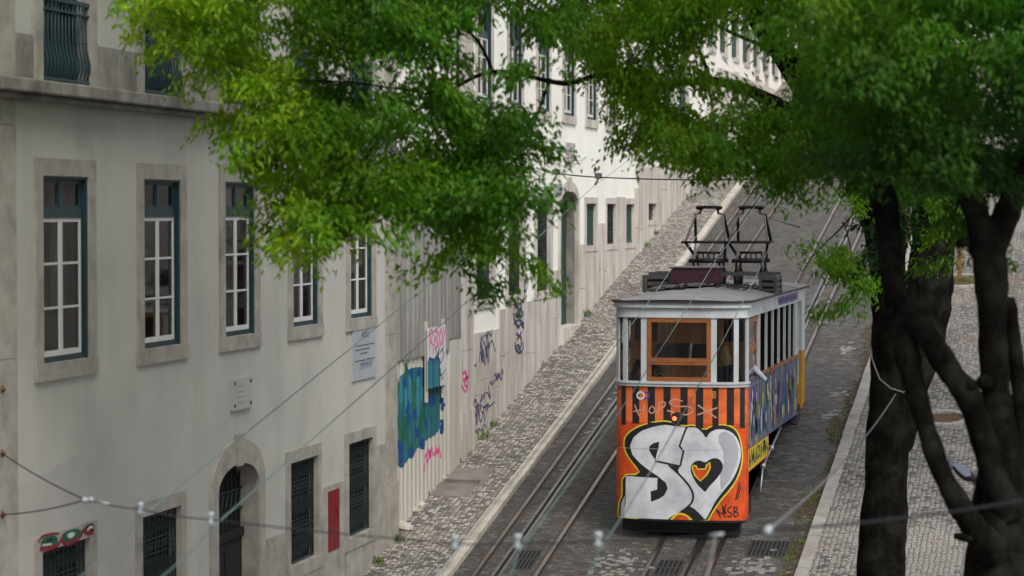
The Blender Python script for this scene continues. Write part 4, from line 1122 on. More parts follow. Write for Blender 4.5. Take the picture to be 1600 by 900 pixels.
fpoly(m, C(smooth_poly(ba, 1)), .0050, 0); fpoly(m, C([(336, 841), (358, 812), (385, 800), (422, 812), (450, 842)]), .0058, 4)
fpoly(m, C([(40, 735), (62, 690), (60, 818), (36, 816)]), .0044, 3)
for pts, wd in (([(195, 470), (182, 425), (196, 390), (245, 352)], 3), ([(430, 450), (425, 540), (470, 620), (520, 690)], 4), ([(648, 314), (706, 350), (728, 420), (722, 505), (690, 580), (640, 645), (560, 760)], 6), ([(250, 592), (246, 650), (212, 664)], 4), ([(445, 735), (395, 775), (330, 828)], 4), ([(300, 288), (230, 300), (165, 325)], 3)): fline(m, pts, wd, .0046, 5)
for pts in ([(596, 770), (622, 818)], [(600, 775), (640, 808), (634, 748)], [(634, 748), (655, 800)], [(690, 752), (664, 768), (664, 786), (690, 796), (684, 816), (660, 812)], [(700, 756), (702, 815)], [(702, 757), (722, 762), (716, 780), (702, 784), (728, 794), (718, 812), (700, 815)], [(733, 612), (710, 715)], [(738, 640), (720, 712)], [(655, 740), (640, 800), (650, 820)]): fline(m, pts, 7, .0052, 1)
for pts in ([(118, 158), (147, 228)], [(112, 198), (182, 186)], [(172, 150), (170, 212)], [(218, 168), (202, 186), (208, 208), (230, 208), (240, 186), (222, 166)], [(262, 148), (254, 222)], [(258, 146), (300, 140), (296, 170), (262, 184)], [(400, 138), (350, 122), (314, 148), (360, 172), (440, 166), (470, 196), (420, 224), (308, 192)], [(488, 160), (598, 236)], [(604, 176), (486, 218)]): fline(m, pts, 8, .0030, 6)
def ring(mb, c, r, wd, lift, mi): fline(mb, [(c[0] + r * math.cos(k * math.pi / 10), c[1] + r * math.sin(k * math.pi / 10)) for k in range(21)], wd, lift, mi, sm=False)
fline(m, [(20, 410), (92, 412), (200, 416), (300, 420), (420, 424), (560, 424), (748, 420)], 2.2, .0064, 5)
ring(m, (186, 104), 18, 9, .0030, 7); ring(m, (154, 104), 20, 10, .0036, 8)
fpoly(m, C([(571, 80), (594, 80), (594, 122), (571, 122)]), .0030, 9); fline(m, [(577, 88), (584, 86), (584, 114)], 5, .0036, 1, sm=False)
m.build('graffiti', [TM['yellow'], TM['black'], TM['silver'], TM['silver_dark'], TM['orange_red'], TM['pale_blue'], TM['pinkish'], TM['purple'], MT['sash'], TM['ochre_post']], apron, recalc=False)
# headlamp, half painted over, its bulb glowing orange
u, z = front_px(960 + 372 / 3.748, 590 + 240 / 3.748); c = fpt(u, z, 0)
m = MB(); prof = [(.118, .0), (.118, -.014), (.110, -.020), (.104, -.018), (.100, -.01)]
m.lathe(prof, c, 24, axis='y'); lamp = m.build('headlamp', TM['black'], tram)
m = MB(); m.lathe([(.102, -.011), (.09, -.018), (.05, -.024), (0, -.026)], c, 24, axis='y'); m.build('lens', TM['black'], lamp)
em, t_, b_ = new_mat('glowing lamp'); b_.inputs['Base Color'].default_value = (.5, .06, .01, 1); b_.inputs['Emission Color'].default_value = (1, .13, .02, 1); b_.inputs['Emission Strength'].default_value = 1.6
m = MB(); m.lathe([(.042, -.02), (.038, -.036), (.02, -.044), (0, -.046)], c + Vector((-.055, 0, .0)), 14, axis='y'); m.build('bulb', em, lamp)
# --- cab: belt, header, pillars, panes
m = MB()
fband(m, -1, 1, Z_BELT, Z_WB, -.05, .028, 0, 60); fband(m, -1, 1, Z_WB - .035, Z_WB + .005, -.06, .045, 0, 60)
fband(m, -1, 1, Z_WT, Z_LIP, -.05, .012, 0, 60); fband(m, -1, 1, Z_LIP - .09, Z_LIP, .0125, .06, 0, 60); fband(m, -1, 1, Z_WT - .002, Z_WT + .03, .0122, .03, 0, 60)
pil = [(-1, front_px(967.5, 550)[0]), tuple(front_px(x, 550)[0] for x in (974, 980.5)), tuple(front_px(x, 550)[0] for x in (1001.6, 1011)), tuple(front_px(x, 550)[0] for x in (1111, 1120)), tuple(front_px(x, 550)[0] for x in (1146.5, 1154)), (front_px(1166, 550)[0], 1)]
for p, q in pil: fband(m, p, q, Z_WB, Z_WT, -.05, .008, 0, 5)
m.build('cab_frame', TM['grey'], tram)
gls = [(pil[i][1], pil[i + 1][0]) for i in range(5)]
for i, (p, q) in enumerate(gls):
    if i == 2: continue
    m = MB(); n_ = 6
    for k in range(n_):
        u0_, u1_ = p + (q - p) * k / n_, p + (q - p) * (k + 1) / n_
        m.quad(fpt(u0_, Z_WB, -.02), fpt(u1_, Z_WB, -.02), fpt(u1_, Z_WT, -.02), fpt(u0_, Z_WT, -.02))
    m.build('cab_pane', MT['glass'], tram, recalc=False)
p, q = gls[2]; m = MB(); e = .035
zmid0, zmid1 = zf(566), zf(561); ztr = zf(565)
fband(m, p, q, Z_WT - .085, Z_WT, -.04, .016, 0, 10); fband(m, p, q, Z_WB + .005, Z_WB + .085, -.04, .016, 0, 10)
fband(m, p, p + .045, Z_WB, Z_WT, -.04, .0165, 0, 2); fband(m, q - .045, q, Z_WB, Z_WT, -.04, .0165, 0, 2)
fband(m, p + .045, q - .045, zf(566.5), zf(559.5), -.04, .012, 0, 10); fband(m, p + .045, q - .045, zf(570.5), zf(567), -.04, .008, 0, 10)
wsc = m.build('windscreen', TM['wood'], tram)
m = MB(); n_ = 10
for k in range(n_):
    u0_, u1_ = p + (q - p) * k / n_, p + (q - p) * (k + 1) / n_
    m.quad(fpt(u0_, Z_WB, -.02), fpt(u1_, Z_WB, -.02), fpt(u1_, Z_WT, -.02), fpt(u0_, Z_WT, -.02))
m.build('pane', MT['glass'], wsc, recalc=False)
m = MB(); m.tube([fpt(front_px(1025, 590)[0], zf(586), -.06), fpt(front_px(1033, 590)[0], zf(584), -.05), fpt(front_px(1040, 590)[0], zf(592), -.05)], .012, 5); m.build('wiper', TM['steelpale'], wsc)
# --- roof
m = MB(); rows = []
front = [fpt(-1 + 2 * i / 40, 0, .085) for i in range(41)]
outline = [(p_.x, p_.y) for p_ in front]
def roof_z(x, y):
    u = (x - TX) / (TW + .1); d = min(1.0, max(0, (y - (YS - BULGE)) / 1.4))
    return Z_LIP + .02 + .13 * (1 - u * u) * (.25 + .75 * math.sin(d * math.pi / 2))
steps = []
for (x, y) in outline: steps.append([(x + (TX - x) * f * .0, y, 0) for f in (0,)])
grid = []
ysr = [YS + .0 + (YR + .1 - YS) * k / 12 for k in range(13)]
nx = 16
xs_ = [TX - (TW + .085) + 2 * (TW + .085) * i / nx for i in range(nx + 1)]
def front_edge(x):
    best = min(outline, key=lambda p_: abs(p_[0] - x)); return best[1]
vs_, fs = [], []
for x in xs_:
    y0_ = front_edge(x); cl = [y0_ + (YS + .8 - y0_) * k / 6 for k in range(7)] + ysr[2:]
    vs_ += [(x, y, roof_z(x, y)) for y in cl]
nc = len(cl)
for i in range(nx):
    for k in range(nc - 1): fs.append((i * nc + k, (i + 1) * nc + k, (i + 1) * nc + k + 1, i * nc + k + 1))
m.add(vs_, fs, 0, True)
roof = m.build('roof', TM['roof'], tram)
m = MB(); fband(m, -1, 1, Z_LIP, Z_LIP + .035, -.1, .095, 0, 60)
for s in (XL - .095, XR - .05): m.box(s, s + .145, YS, YR + .12, Z_LIP, Z_LIP + .03)
m.box(XL - .09, XR + .09, YR + .05, YR + .12, Z_LIP + .001, Z_LIP + .032); m.build('roof_edge', TM['lip'], roof)
for f in (.3, .55, .8): 
    y = YS + (YR - YS) * f; m = MB()
    for i in range(nx): m.beam((xs_[i], y, roof_z(xs_[i], y) + .004), (xs_[i + 1], y, roof_z(xs_[i + 1], y) + .004), .04, .01)
    m.build('roof_seam', TM['roof'], roof)
# --- sides
z_sill = at_x(1215, 571, XR).z; z_pan = at_x(1200, 677, XR).z; z_sk = at_x(1180, 730, XR).z; z_top = Z_WT
ps = [(1183.6, 1188), (1194.5, 1199), (1204, 1209), (1214.5, 1218.5), (1224, 1227.5), (1232, 1235.5), (1240.5, 1246)]
py_ = [(at_x(a, 540, XR).y, at_x(c, 540, XR).y) for a, c in ps]
MT['side_paint'] = None
sm_, t, b_ = new_mat('side graffiti paint')
v = coords(t, (0, 1, .12)); n1 = noise(t, v, 3.6, 3, .55); 
colr = ramp(t, n1, [(.30, (.02, .018, .022)), (.37, (.018, .12, .13)), (.43, (.03, .09, .14)), (.47, (.07, .055, .16)), (.51, (.04, .03, .11)), (.55, (.11, .10, .20)), (.585, (.24, .27, .045)), (.62, (.02, .13, .14)), (.68, (.02, .10, .11)), (.75, (.14, .07, .06))], 'LINEAR')
n2 = noise(t, coords(t), 2.0, 5); colr = mixc(t, ramp(t, n2, [(.54, 0), (.62, .85)]), colr, (.10, .06, .055))
t.links.new(colr, b_.inputs['Base Color']); b_.inputs['Roughness'].default_value = .5
side_group = []
for X, s in ((XR, 1), (XL, -1)):
    o_ = lambda d: X + s * d
    m = MB(); m.box(o_(-.03), o_(0), YS, YE, z_pan, z_sill); m.box(o_(-.03), o_(.012), YS, YE, z_pan - .02, z_pan + .05)
    for k in range(8):
        y = YS + .5 + (YE - YS - .6) * k / 7; m.box(o_(0), o_(.016), y - .022, y + .022, z_pan + .05, z_sill)
    m.box(o_(-.05), o_(.03), py_[0][0], YE, z_sill - .02, z_sill + .03, 1)
    side = m.build('side_panel', [sm_, TM['wood']], tram)
    m = MB(); r4 = random.Random(9)
    for k in range(34):
        y = YS + .25 + (YE - YS - .6) * r4.random(); zz = z_pan + .12 + (z_sill - z_pan - .4) * r4.random(); h = r4.uniform(.05, .16); ww = h * .32
        pts = [(y + ww * math.cos(a), zz + h * math.sin(a)) for a in [j * math.pi / 5 for j in range(10)]]
        m.prism_x(pts, o_(.0165), o_(.0195), r4.choice((0, 0, 1)))
    for k in range(16):
        y = YS + .25 + (YE - YS - .6) * r4.random(); zz = z_pan + .1; h = r4.uniform(.3, .9)
        if zz + h > z_sill: h = z_sill - zz - .03
        m.prism_x([(y - .035, zz), (y + .035, zz + .05), (y + .03, zz + h), (y - .02, zz + h - .05)], o_(.0165), o_(.0185), r4.choice((1, 2, 3)))
    for k in range(22):
        y = YS + .3 + (YE - YS - .9) * r4.random(); zz = z_pan + .1 + (z_sill - z_pan - .5) * r4.random()
        m.prism_x(smooth_poly([(y - .12, zz), (y + .15, zz + .06), (y + .2, zz + .26), (y - .05, zz + .34)], 1), o_(.0165), o_(.0175) if s > 0 else o_(.018), r4.choice((2, 3, 3, 4)))
    m.build('graffiti', [MT['sash'], TM['yellow'], TM['purple'], MT['spray teal'], TM['maroon']], side)
    # deep front skirt where the level body meets the falling street
    ysk = at_x(1201, 690, XR).y
    m = MB(); m.prism_x([(YS, z_pan - .021), (YS, Z_BOT), (YS + .03, Z_BOT), (YS + .06, z_sk), (ysk, z_sk + .02), (ysk, z_pan - .021)], o_(-.03), o_(-.002), 0)
    m.box(o_(-.03), o_(.004), YS - .0, YS + .07, Z_BOT, Z_WB)
    skirt = m.build('skirt', [TM['orange_red']], tram)
    m = MB(); m.prism_x([(YS + .1, z_sk + .03), (ysk - .05, z_sk + .05), (ysk - .05, z_pan - .05), (YS + .1, z_pan - .05)], min(o_(-.0015), o_(.001)), max(o_(-.0015), o_(.001)), 0)
    y = YS + .2
    while y < ysk - .3:
        h0, h1 = z_sk + .1, z_pan - .1
        stroke(m, [(y, h0 + r4.uniform(0, .1)), (y + r4.uniform(-.03, .06), h1), (y + r4.uniform(.1, .2), (h0 + h1) / 2 + r4.uniform(-.15, .15)), (y + .17, h0), (y + r4.uniform(.02, .12), h0 + r4.uniform(.05, .3))], r4.uniform(.035, .08), o_(.0012) if s > 0 else o_(.0035), 1); y += .27
    m.build('graffiti', [TM['yellow'], TM['black']], skirt)
    # window posts and header
    for i, (a, c) in enumerate(py_): MB().box(o_(-.045), o_(.0), (c - .065) if i not in (0, 6) else a + .2, c, z_sill + .03 if i else Z_WB - .1, z_top).build('window_post', TM['grey'], tram)
    m = MB()
    m.box(o_(-.05), o_(.005), YS + .06, py_[0][1] - .02, Z_BELT - .02, Z_WB - .1); m.box(o_(-.05), o_(-.002), YS, YS + .12, Z_WB - .1, z_top)
    m.build('cab_side_panel', TM['grey'], tram)
    m = MB(); m.box(o_(-.06), o_(.003), YS, YR, z_top - .001, Z_LIP); m.box(o_(.003), o_(.02), YS, YE, z_top + .0, z_top + .035); m.box(o_(.003), o_(.03), YS, YR, Z_LIP - .05, Z_LIP - .002)
    for i in range(9): y = YS + .15 + i * (YE - YS - .2) / 8; m.box(o_(.003), o_(.012), y - .015, y + .015, z_top + .035, Z_LIP - .05)
    head = m.build('letter_board', TM['grey'], tram)
    m = MB(); y = at_x(1216, 470, XR).y; ye_ = at_x(1247, 460, XR).y - .15; h0, h1 = z_top + .07, Z_LIP - .07
    while y < ye_:
        ww = r4.uniform(.22, .32)
        stroke(m, [(y, h0), (y + .02, h1), (y + ww * .5, h0 + .05), (y + ww, h1 - r4.uniform(0, .1)), (y + ww * .9, h0)], .075, o_(.013) if s > 0 else o_(.016), 0); y += ww + .12
    m.build('graffiti', TM['purple'], head)
    # cab side window with wooden rail
    m = MB(); a, c = YS + .12, py_[0][0]
    m.box(o_(-.045), o_(-.012), a, a + .06, Z_WB - .1, z_top); m.box(o_(-.045), o_(-.012), c - .06, c, Z_WB - .1, z_top); m.box(o_(-.046), o_(-.013), a, c, z_top - .12, z_top - .03); m.box(o_(-.046), o_(-.013), a, c, Z_WB - .1, Z_WB + .0)
    zr = at_x(1178, 541, XR).z; m.box(o_(-.047), o_(-.008), a, c, zr - .07, zr + .06)
    cw = m.build('cab_side_window', TM['wood'], tram)
    m = MB(); m.quad((o_(-.03), a, Z_WB - .1), (o_(-.03), c, Z_WB - .1), (o_(-.03), c, z_top), (o_(-.03), a, z_top)); m.build('pane', MT['glass'], cw, recalc=False)
    # rear platform corner post, grey above and ochre below
    zo = at_x(1252, 548, XR).z; zb = at_x(1253, 655, XR).z
    m = MB(); m.box(o_(-.14), o_(.004), YR - .62, YR - .02, zo, Z_LIP, 0); m.box(o_(-.14), o_(.006), YR - .6, YR, zb, zo, 1); m.box(o_(-.02), o_(.02), YE + .02, YE + .05, z_sill - .6, z_top - .1, 0)
    m.build('platform_post', [TM['grey'], TM['ochre_post']], tram)
    m = MB(); pz = at_x(1245, 652, XR).z
    m.box(o_(-.25), o_(.22), YE + .05, YR - .0, pz - .16, pz - .11, 0); m.box(o_(-.25), o_(-.22), YE + .05, YR, pz - .12, pz + .2, 0); m.prism_x([(YE - .5, pz - .1), (YE + .1, pz + .05), (YE + .1, pz - .11)], min(o_(-.2), o_(.05)), max(o_(-.2), o_(.05)), 0)
    m.build('footstep', TM['lip'], tram)
# slatted dark panel added on the far side to keep the window gaps dark
m = MB(); m.box(XL + .062, XL + .085, py_[0][0], YE, z_sill, z_top + .02)
k = 0
while k < 24:
    zz = z_sill + (z_top - z_sill) * (k + .5) / 24; m.box(XL + .085, XL + .1, py_[0][0], YE, zz - .03, zz + .03); k += 1
m.build('added_dark_panel', TM['shade_wood'], tram)
# --- floor, bulkheads, saloon furniture
zfl = z_pan + .12
m = MB(); m.box(XL + .03, XR - .03, YS + .03, YR, zfl - .1, zfl); m.box(TX - .75, TX + .75, YS - .22, YS + .029, zfl - .1, zfl); m.build('floor', TM['shade_wood'], tram)
m = MB(); m.box(XL + .06, XR - .06, YR - .06, YR - .02, zfl, zfl + 1.0); m.box(XL + .06, XL + .5, YR - .058, YR - .022, zfl + 1, Z_LIP); m.box(XR - .5, XR - .06, YR - .058, YR - .022, zfl + 1, Z_LIP)
m.box(XL + .5, XR - .5, YR - .055, YR - .025, zfl + 1, Z_LIP); m.build('rear_bulkhead', TM['shade_wood'], tram)  # middle panel added to shut out the bright street behind
yb = YS + .95
m = MB()
m.box(XL + .06, TX - .34, yb, yb + .05, zfl, zf(540)); m.box(TX + .34, XR - .06, yb, yb + .05, zfl, zf(540)); 
for x in (XL + .08, TX - .38, TX + .34, XR - .12): m.box(x, x + .05, yb - .002, yb + .052, zfl, Z_LIP)
m.box(XL + .06, XR - .06, yb + .001, yb + .049, Z_WT - .10, Z_LIP); m.box(TX - .62, TX + .60, yb + .01, yb + .04, zf(543), Z_WT - .09); m.box(TX - .62, TX + .60, yb + .012, yb + .042, zfl, zf(566))
for k in range(5): m.box(TX - .56 + k * .27, TX - .52 + k * .27, yb - .012, yb + .01, zf(543), Z_WT - .1)
m.build('cab_bulkhead', TM['wood_in'], tram)
m = MB(); 
for x0, x1 in ((TX - .62, TX - .02), (TX + .04, TX + .60)):
    pr = [(yb - .22, zf(570)), (yb - .10, zf(545)), (yb - .05, zf(542)), (yb - .01, zf(548)), (yb - .01, zf(570))]
    m.prism_x(pr, x0, x1)
bevel(m.build('seat_back', TM['seat'], tram), .04, 3)
m = MB(); 
for s in (-1, 1):
    xa = TX + s * (TW - .5); m.box(min(xa, xa + s * .42), max(xa, xa + s * .42), yb + .3, YE - .1, zfl + .40, zfl + .46); 
m.build('bench', TM['shade_wood'], tram)
m = MB(); m.box(TX - .55, TX + .15, YS - .28, YS + .05, zfl, zfl + .9); m.lathe([(.02, 0), (.02, .12), (.16, .14), (.17, .16), (0, .18)], (TX - .45, YS - .05, zfl + .9), 14); m.build('control_stand', TM['seat'], tram)
m = MB()
for i in range(5): m.tube([(TX - .45 + .22 * i, yb + .3, Z_WT - .02), (TX - .45 + .22 * i + .02, yb + .3, Z_WT - .25)], .015, 5)
m.build('grab_strap', TM['ochre_post'], tram)
m = MB(); m.box(XL + .06, XR - .06, YS + .03, YR, Z_LIP - .06, Z_LIP - .03); m.build('ceiling', TM['shade_wood'], tram)
# --- underframe, wheels, rods
m = MB()
for s in (-1, 1):
    x = TX + s * (TW - .22)
    m.prism_x([(YS + .05, Z_BOT + .25), (YS + .3, gz(YS) + .42), (YR - 1.0, gz(YR) + .2), (YR - .4, z_pan - .1), (YR - .4, z_pan + .0), (YS + .05, z_pan)], min(x, x + s * .08), max(x, x + s * .08))
m.box(XL + .12, XR - .12, YS - .12, YS + .05, gz(YS) + .07, Z_BOT + .1)  # black box added below the front to stand for the shade there
m.prism_x([(YS + .06, gz(YS) + .3), (YS + 3.6, gz(YS + 3.6) + .26), (YS + 6.4, gz(YS + 6.4) + .3), (YS + 6.4, z_pan), (YS + .06, z_pan)], XL + .14, XR - .14); m.box(XL + .2, XR - .2, YR - 2.6, YR - 1.4, gz(YR - 2) + .25, z_pan)  # black mass added to deepen the shade beneath the body
fband(m, front_px(998, 811)[0], front_px(1157, 811)[0], Z_BOT - .03, Z_BOT + .01, -.12, .01, 0, 20)
under = m.build('underframe_and_shade', TM['under'], tram)
m = MB()
for k in range(8):
    x = at_y(1003, 830, YS - .1).x + k * .075; m.tube([(x, YS - .12, Z_BOT), (x, YS - .13, gz(YS) + .1)], .007, 4)
m.box(TX - .9, TX + .95, YS - .16, YS - .11, gz(YS) + .06, gz(YS) + .1); m.build('lifeguard', TM['under'], under)
for yy in (YS + .75, YS + 2.9, YR - 2.6, YR - 1.0):
    for s, rx in ((-1, gx(1005)), (1, gx(1104))):
        m = MB(); r = .33; c = (rx, yy, gz(yy) + r + .01)
        m.lathe([(.0, -.06), (r * .5, -.06), (r * .55, -.03), (r * .85, -.03), (r * .88, -.06), (r, -.06), (r, .05), (r * 1.06, .06), (r * 1.06, .08), (0, .08)][::1 if s > 0 else 1], c, 24, axis='x'); m.build('wheel', TM['under'], tram)
m = MB(); pts = [at_x(1223, 668, XR - .0), at_x(1210, 700, XR + .02), at_x(1197, 728, XR + .02), at_x(1187, 770, XR - .05)]
pts = [(XR - .04, p_.y, p_.z) for p_ in pts]; m.tube(pts, .022, 6)
for p_ in pts[1:3]: m.lathe([(0, -.05), (.06, -.05), (.06, .05), (0, .05)], p_, 10, axis='x')
m.build('brake_rod', TM['steelpale'], tram)
for yy in (YS + .75, YS + 2.9):
    m = MB(); m.box(XR - .2, XR - .06, yy - .16, yy + .16, gz(yy) + .2, gz(yy) + .5); m.tube([(XR - .1, yy - .5, gz(yy) + .5), (XR - .1, yy - .3, gz(yy) + .2)], .03, 6); m.build('axle_box', TM['under'], tram)
# --- roof gear
def rz(x, y): return roof_z(x, y)
m = MB(); YG = 46.6
for px in (1036, 1052, 1072, 1087):
    x = at_y(px, 458, YG - .4).x
    m.hexa([(x - .13, YG - 1.0, rz(x, YG - 1) + .05), (x + .13, YG - 1.0, rz(x, YG - 1) + .05), (x + .16, YG + 1.6, rz(x, YG) + .05), (x - .10, YG + 1.6, rz(x, YG) + .05), (x - .13, YG - 1.0, rz(x, YG - 1) + .09), (x + .13, YG - 1.0, rz(x, YG - 1) + .09), (x + .16, YG + 1.6, rz(x, YG) + .09), (x - .10, YG + 1.6, rz(x, YG) + .09)])
m.build('walk_plank', TM['plank'], tram)
def boxat(px0, px1, py0, py1, Y, dp): a, c = at_y(px0, py1, Y), at_y(px1, py0, Y); return (a.x, c.x, Y, Y + dp, a.z, c.z)
m = MB(); x0, x1, y0_, y1_, z0_, z1_ = boxat(1048, 1121, 419, 443, YG, .75); zr = rz(x0, YG) + .08
m.box(x0, x1, y0_, y1_, max(zr, z0_), z1_); m.box(x0 - .02, x1 + .04, y0_ - .03, y1_ + .03, z1_, z1_ + .025, 1)
for k in range(4): xk = x0 + (x1 - x0) * (.12 + .25 * k); m.box(xk, xk + .06, y0_ - .006, y0_, (z0_ + z1_) / 2, (z0_ + z1_) / 2 + .05, 2)
for k in (0.05, .9): m.box(x0 + (x1 - x0) * k, x0 + (x1 - x0) * k + .06, y0_ + .1, y0_ + .6, rz(x0, YG) - .0, max(zr, z0_))
bevel(m.build('switch_box', [TM['maroon'], TM['panto_l'], TM['lip']], tram), .012)
def frame_box(name, px0, px1, py0, py1, Y, dp):
    m = MB(); x0, x1, y0_, y1_, z0_, z1_ = boxat(px0, px1, py0, py1, Y, dp); z0_ = rz((x0 + x1) / 2, Y) + .0
    h = z1_ - z0_
    for f in (.0, .38, .76): m.box(x0, x1, y0_, y1_, z0_ + h * f + (.02 if f == 0 else 0), z0_ + h * (f + .22))
    for x in (x0, x1 - .05): m.box(x - .004, x + .054, y0_ - .004, y0_ + .06, z0_ - .02, z1_ + .003); m.box(x - .004, x + .054, y1_ - .06, y1_ + .004, z0_ - .02, z1_ + .003)
    m.box(x0 + .06, x1 - .06, y0_ + .1, y1_ - .1, z0_, z1_ - .01); m.build(name, TM['greybox'], tram)
frame_box('resistor_box', 1004, 1049, 430, 450, YG + .1, 1.0)
frame_box('resistor_box', 1186, 1213, 432, 454, YG - .1, .9)
m = MB(); a, c = at_y(1014, 428, YG + .3), at_y(1212, 435, YG + .3); zz = rz(TX, YG) + .22
for y in (YG + .25, YG + 1.05): m.box(a.x, c.x, y, y + .06, zz, zz + .06)
m.build('cross_beam', TM['greybox'], tram)
def panto(px0, px1, Y):
    x0, x1 = at_y(px0, 378, Y).x, at_y(px1, 378, Y).x; zk = at_y(px0, 378, Y).z; ztp = at_y(px0, 324, Y).z; zb = at_y(px0, 407, Y).z
    xc = (x0 + x1) / 2; w_ = (x1 - x0) / 2; zr_ = rz(xc, Y)
    m = MB(); bw = w_ * .62
    for s in (-1, 1):
        m.tube([(xc + s * bw, Y + .35, zb), (xc + s * w_ * .93, Y - .45, zk)], [.036, .028], 6); m.tube([(xc + s * w_ * .93, Y - .45, zk), (xc + s * w_ * .62, Y + .05, ztp - .14), (xc + s * w_ * .42, Y + .06, ztp - .12), (xc + s * w_ * .40, Y + .06, ztp - .03)], [.022, .022, .03, .03], 6, 1)
        m.tube([(xc + s * bw * .9, Y - .35, zb), (xc + s * w_ * .80, Y + .55, zk)], [.026, .022], 6, 1); m.tube([(xc + s * w_ * .80, Y + .55, zk), (xc + s * w_ * .66, Y + .05, ztp - .15), (xc + s * w_ * .62, Y + .05, ztp - .14)], .032, 6)
    m.tube([(xc - w_ * 1.12, Y - .45, zk), (xc + w_ * 1.12, Y - .45, zk)], .024, 6); m.tube([(xc - w_ * .9, Y + .55, zk), (xc + w_ * .9, Y + .55, zk)], .020, 6)
    for y in (Y - .35, Y + .35): m.tube([(xc - w_ * .8, y, zb), (xc + w_ * .8, y, zb)], .042, 6)
    for x in (xc - w_ * .6, xc + w_ * .6): m.tube([(x, Y - .42, zb - .02), (x, Y + .42, zb - .02)], .028, 6)
    for k in range(5): m.tube([(xc + w_ * (-.5 + .25 * k), Y, zb + .0), (xc + w_ * (-.5 + .25 * k), Y, zb + .16)], .014, 5)
    m.tube([(xc - w_ * .55, Y, zb + .16), (xc + w_ * .55, Y, zb + .16)], .026, 6)
    for s in (-1, 1):
        for y in (Y - .3, Y + .3):
            m.lathe([(.02, zr_ - zb), (.05, zr_ - zb + .03), (.06, (zr_ - zb) * .6), (.035, (zr_ - zb) * .55), (.06, (zr_ - zb) * .45), (.03, (zr_ - zb) * .3), (.02, 0)], (xc + s * w_ * .6, y, zb), 10)
    for y in (Y - .02, Y + .12): m.tube([(xc - w_ * .58, y, ztp - .02), (xc - w_ * .5, y, ztp + .005), (xc + w_ * .5, y, ztp + .005), (xc + w_ * .58, y, ztp - .02)], .03, 6)
    m.box(xc - .09, xc + .09, Y - .05, Y + .16, ztp - .03, ztp + .03); m.box(xc - w_ * .55, xc - w_ * .3, Y - .02, Y + .13, ztp - .05, ztp - .02); m.box(xc + w_ * .3, xc + w_ * .55, Y - .02, Y + .13, ztp - .05, ztp - .02)
    m.build('pantograph', [TM['panto'], TM['panto_l']], tram)
panto(1074, 1141, 48.2); panto(1141, 1206, 48.0)
m = MB(); z0 = lambda x, y: rz(x, y) + .03
for k in range(6):
    xa = TX + .2 + k * .12; pts = [(xa + .1 * math.sin(j + k), YG - .9 + j * .45, z0(xa, YG) + .03 * (j % 2)) for j in range(6)]; m.tube(pts, .014, 5)
p0 = at_y(1064, 460, YG - 1.3); zc = rz(p0.x, YG - 1.3) + .02
m.tube([(p0.x - .13, YG - 1.2, zc + .16), (p0.x, YG - 1.3, zc), (p0.x + .13, YG - 1.2, zc + .16)], .02, 5); m.box(p0.x - .08, p0.x + .08, YG - 1.36, YG - 1.26, zc - .02, zc + .02)
m.build('roof_cable', TM['panto'], tram)

# ------------------------------------------------------------------ people riding in the tram
MT['skin'] = flat('skin', (.38, .20, .13), .5, var=.05)
def skin_mesh(verts, edges, radii, root_i=0, sub=2):
    me = bpy.data.meshes.new('tmp'); me.from_pydata([tuple(v) for v in verts], edges, [])
    o = bpy.data.objects.new('tmp', me); COL.objects.link(o)
    o.modifiers.new('skin', 'SKIN').use_smooth_shade = True
    for i, r in enumerate(radii): me.skin_vertices[0].data[i].radius = (r, r) if not hasattr(r, '__len__') else r
    me.skin_vertices[0].data[root_i].use_root = True
    s_ = o.modifiers.new('sub', 'SUBSURF'); s_.levels = sub; s_.render_levels = sub
    dg = bpy.context.evaluated_depsgraph_get(); dg.update()
    ev = bpy.data.meshes.new_from_object(o.evaluated_get(dg))
    vs_ = [v.co.copy() for v in ev.vertices]; fs = [tuple(p.vertices) for p in ev.polygons]
    bpy.data.objects.remove(o); bpy.data.meshes.remove(me); bpy.data.meshes.remove(ev)
    return vs_, fs
def head_verts(c, r, face_dir):
    """ovoid head with brow, nose, chin; looks along face_dir"""
    f = Vector(face_dir).normalized(); up_ = Vector((0, 0, 1)); s = f.cross(up_).normalized(); n_ = 16; vs_, fs = [], []
    for i in range(n_ + 1):
        th_ = math.pi * i / n_
        for k in range(24):
            a = 2 * math.pi * k / 24; x, y, z = math.sin(th_) * math.sin(a), math.sin(th_) * math.cos(a), math.cos(th_)
            w_ = 1 - .22 * max(0, -z); yy = y * (1.12 if y < 0 else 1.02)
            if y > .75 and -.35 < z < .12: yy += .22 * max(0, 1 - abs(x) * 5) * (1 if z < 0 else .4)      # nose
            if y > .7 and abs(z - .12) < .12 and .18 < abs(x) < .5: yy -= .07                              # eye sockets
            if y > .6 and abs(z + .5) < .08 and abs(x) < .3: yy += .05                                     # lips
            if y > .5 and z < -.75: yy += .12                                                              # chin
            vs_.append(Vector(c) + s * (x * r * .78 * w_) + f * (yy * r * .92 * w_) + up_ * (z * r * 1.28))
    for i in range(n_):
        for k in range(24): fs.append((i * 24 + k, i * 24 + (k + 1) % 24, (i + 1) * 24 + (k + 1) % 24, (i + 1) * 24 + k))
    return vs_, fs
